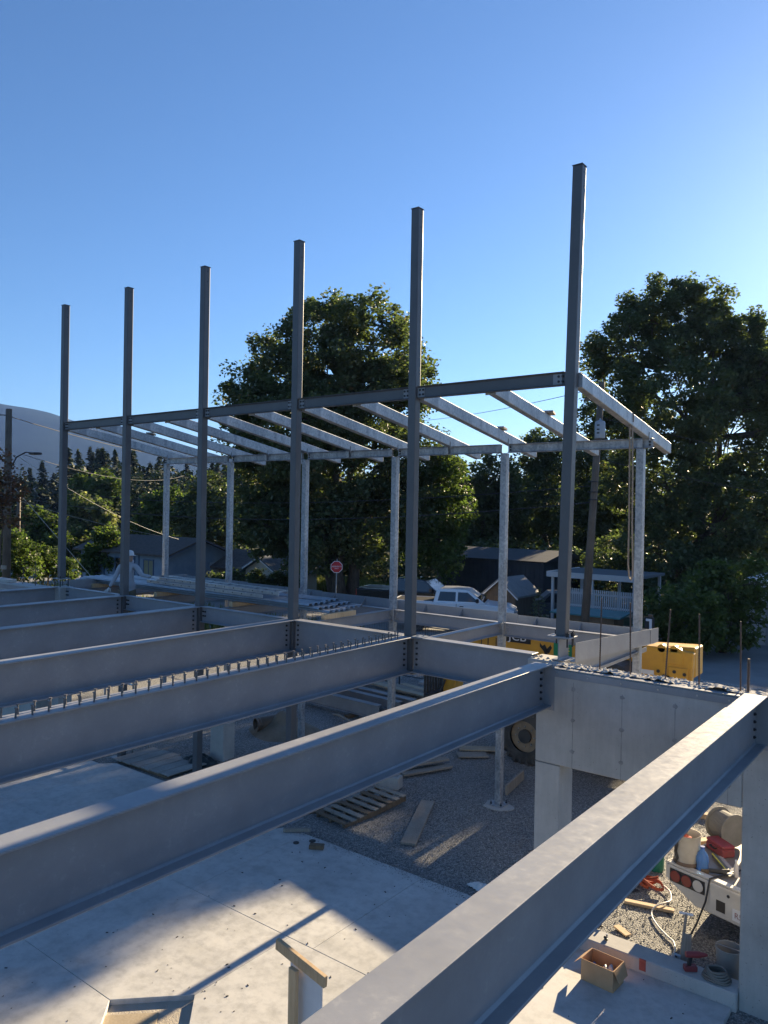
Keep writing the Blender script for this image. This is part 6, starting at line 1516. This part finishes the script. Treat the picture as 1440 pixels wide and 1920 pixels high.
# local frame: +X to the viewer's right (world right), -Y towards the viewer
t = thing('person', 'worker in grey hoodie and white gloves standing behind the second column from the left', 'person', (PX, PY, PZ), RD(38))
GREYH = mat('grey hoodie', (.42, .44, .48), .9, 0, (.36, .38, .42), 6., bump=.4, bscale=25, bd=.01)
KHAKI = mat('khaki trousers', (.15, .125, .08), .9, 0, (.19, .16, .105), 6.)
SKIN = mat('skin', (.42, .26, .19), .55)
GLOVE = mat('white glove', (.66, .66, .65), .8)
BOOT = mat('brown boots', (.08, .055, .035), .7)
# body: pelvis root, spine, shoulders, arms, neck, legs as one surface, clothed by colour
J = [(0, 0, .95, .15, .11), (0, .0, 1.10, .15, .105), (.01, -.01, 1.28, .165, .11), (.02, -.02, 1.41, .13, .09), (.03, -.03, 1.50, .058),
     (-.17, -.01, 1.40, .068), (-.27, -.04, 1.14, .052), (-.38, -.07, .93, .042),
     (.20, -.03, 1.40, .068), (.36, -.10, 1.21, .052), (.58, -.16, 1.18, .042),
     (-.10, 0, .84, .095), (-.11, -.02, .48, .068), (-.12, .02, .09, .05), (.10, 0, .84, .095), (.12, -.04, .48, .068), (.13, .01, .09, .05)]
E_ = [(0, 1), (1, 2), (2, 3), (3, 4), (3, 5), (5, 6), (6, 7), (3, 8), (8, 9), (9, 10), (0, 11), (11, 12), (12, 13), (0, 14), (14, 15), (15, 16)]
body = skin_body('body', J, E_, GREYH, t)
# trousers over the legs
TJ = [(0, 0, .95, .168, .128), (-.10, 0, .82, .108), (-.11, -.02, .48, .082), (-.12, .02, .10, .070), (.10, 0, .82, .108), (.12, -.04, .48, .082), (.13, .01, .10, .070)]
skin_body('trousers', TJ, [(0, 1), (1, 2), (2, 3), (0, 4), (4, 5), (5, 6)], KHAKI, t)
for sx, y in ((-.12, .02), (.13, .01)):
    b = MB(); b.prism([(-.05, 0), (.05, 0), (.055, .07), (.045, .16), (-.045, .16), (-.055, .07)], lambda u_, v_, w_: (sx+u_, y+w_*(1 if v_ < .1 else .5), v_*.9), -.20, .07); b.build('boot', BOOT, t, bev=.02, world=False, seg=2)
# head with face, turned to the viewer's right
hb = MB(); n_ = 18; rows_ = [(-.115, .030), (-.10, .055), (-.07, .070), (-.03, .078), (.02, .082), (.06, .078), (.095, .060), (.115, .025)]
vv = []
for z, r in rows_:
    for k in range(n_):
        a = 2*math.pi*k/n_; fx, fy = math.cos(a), math.sin(a)
        ext = r*(1.12 if fx > 0 else 1.05)
        if fx > .94 and -.02 < z < .03: ext += .022      # nose
        if fx > .8 and z < -.06: ext += .012             # chin
        vv.append((ext*fx, r*.88*fy, z))
hb.add(vv, [(i*n_+k, i*n_+(k+1) % n_, (i+1)*n_+(k+1) % n_, (i+1)*n_+k) for i in range(len(rows_)-1) for k in range(n_)]+[tuple(range(n_-1, -1, -1)), tuple(range((len(rows_)-1)*n_, len(rows_)*n_))])
M5 = Matrix.Translation((.045, -.04, 1.615)) @ Matrix.Rotation(RD(-25), 4, 'Z')
head = hb.xf(M5).build('head', SKIN, t, smooth='all', world=False)
for s_ in (-1, 1):
    MB().lathe([(.001, -.008), (.009, -.004), (.010, 0), (.009, .004), (.001, .008)], n=8).xf(M5 @ Matrix.Translation((.080, s_*.030, .012))).build('eye', BLACK, head, world=False)
    MB().lathe([(.004, -.028), (.014, -.012), (.016, .012), (.006, .028)], n=8).xf(M5 @ Matrix.Translation((.0, s_*.074, 0))).build('ear', SKIN, head, world=False)
MB().box(-.002, .004, -.02, .02, -.003, .003).xf(M5 @ Matrix.Translation((.082, 0, -.052))).build('mouth', mat('lips', (.30, .13, .11), .6), head, world=False)
hm = MB().lathe([(.100, .0), (.106, .02), (.100, .06), (.078, .10), (.04, .122), (.002, .126)], n=22).xf(M5 @ Matrix.Translation((.0, 0, .035))); hl_ = hm.build('hard_hat', WHITEP, t, smooth='all', world=False)
MB().prism([(.06, -.08), (.15, -.05), (.165, 0), (.15, .05), (.06, .08)], lambda u_, v_, w_: (u_, v_, w_), .0, .008).xf(M5 @ Matrix.Translation((0, 0, .038))).build('peak', WHITEP, hl_, world=False)
# hands: palm and five fingers each
def hand(wrist, d, nrm, name):
    wrist = Vector(wrist); d = Vector(d).normalized(); nrm = Vector(nrm).normalized(); s_ = d.cross(nrm).normalized()
    J = [tuple(wrist-d*.03)+(.030, .024)]; E_ = []
    J.append(tuple(wrist+d*.045)+(.042, .018)); E_.append((0, 1))
    for i, (off, ln, sp) in enumerate(((-.032, .075, -.20), (-.011, .088, -.05), (.011, .083, .08), (.031, .066, .22))):
        b0 = len(J); base_ = wrist+d*.085+s_*off; dd = (d+s_*sp).normalized()
        J.append(tuple(base_)+(.0105,)); J.append(tuple(base_+dd*ln*.5-nrm*.006)+(.0095,)); J.append(tuple(base_+dd*ln-nrm*.028)+(.008,))
        E_ += [(1, b0), (b0, b0+1), (b0+1, b0+2)]
    b0 = len(J); J.append(tuple(wrist+d*.02-s_*.045)+(.012,)); J.append(tuple(wrist+d*.06-s_*.075-nrm*.01)+(.010,)); E_ += [(0, b0), (b0, b0+1)]
    skin_body(name, J, E_, GLOVE, t, 1)
hand((-.39, -.075, .91), (-.55, -.15, -.75), (0, -1, .2), 'hand')
hand((.60, -.165, 1.18), (1, -.15, -.15), (0, -.3, 1), 'hand')
# hoodie: hood and hem as its own pieces
b = MB().lathe([(.075, 0), (.105, .02), (.115, .06), (.10, .10), (.082, .11)], n=18, close=False).xf(Matrix.Translation((.015, .02, 1.45))); b.build('hood', GREYH, t, smooth='all', world=False)
b = MB().lathe([(.178, 0), (.182, .05), (.17, .09)], n=20, close=False).xf(Matrix.Translation((0, 0, .93)) @ Matrix.Diagonal((1, .75, 1, 1))); b.build('hoodie_hem', GREYH, t, smooth='all', world=False)
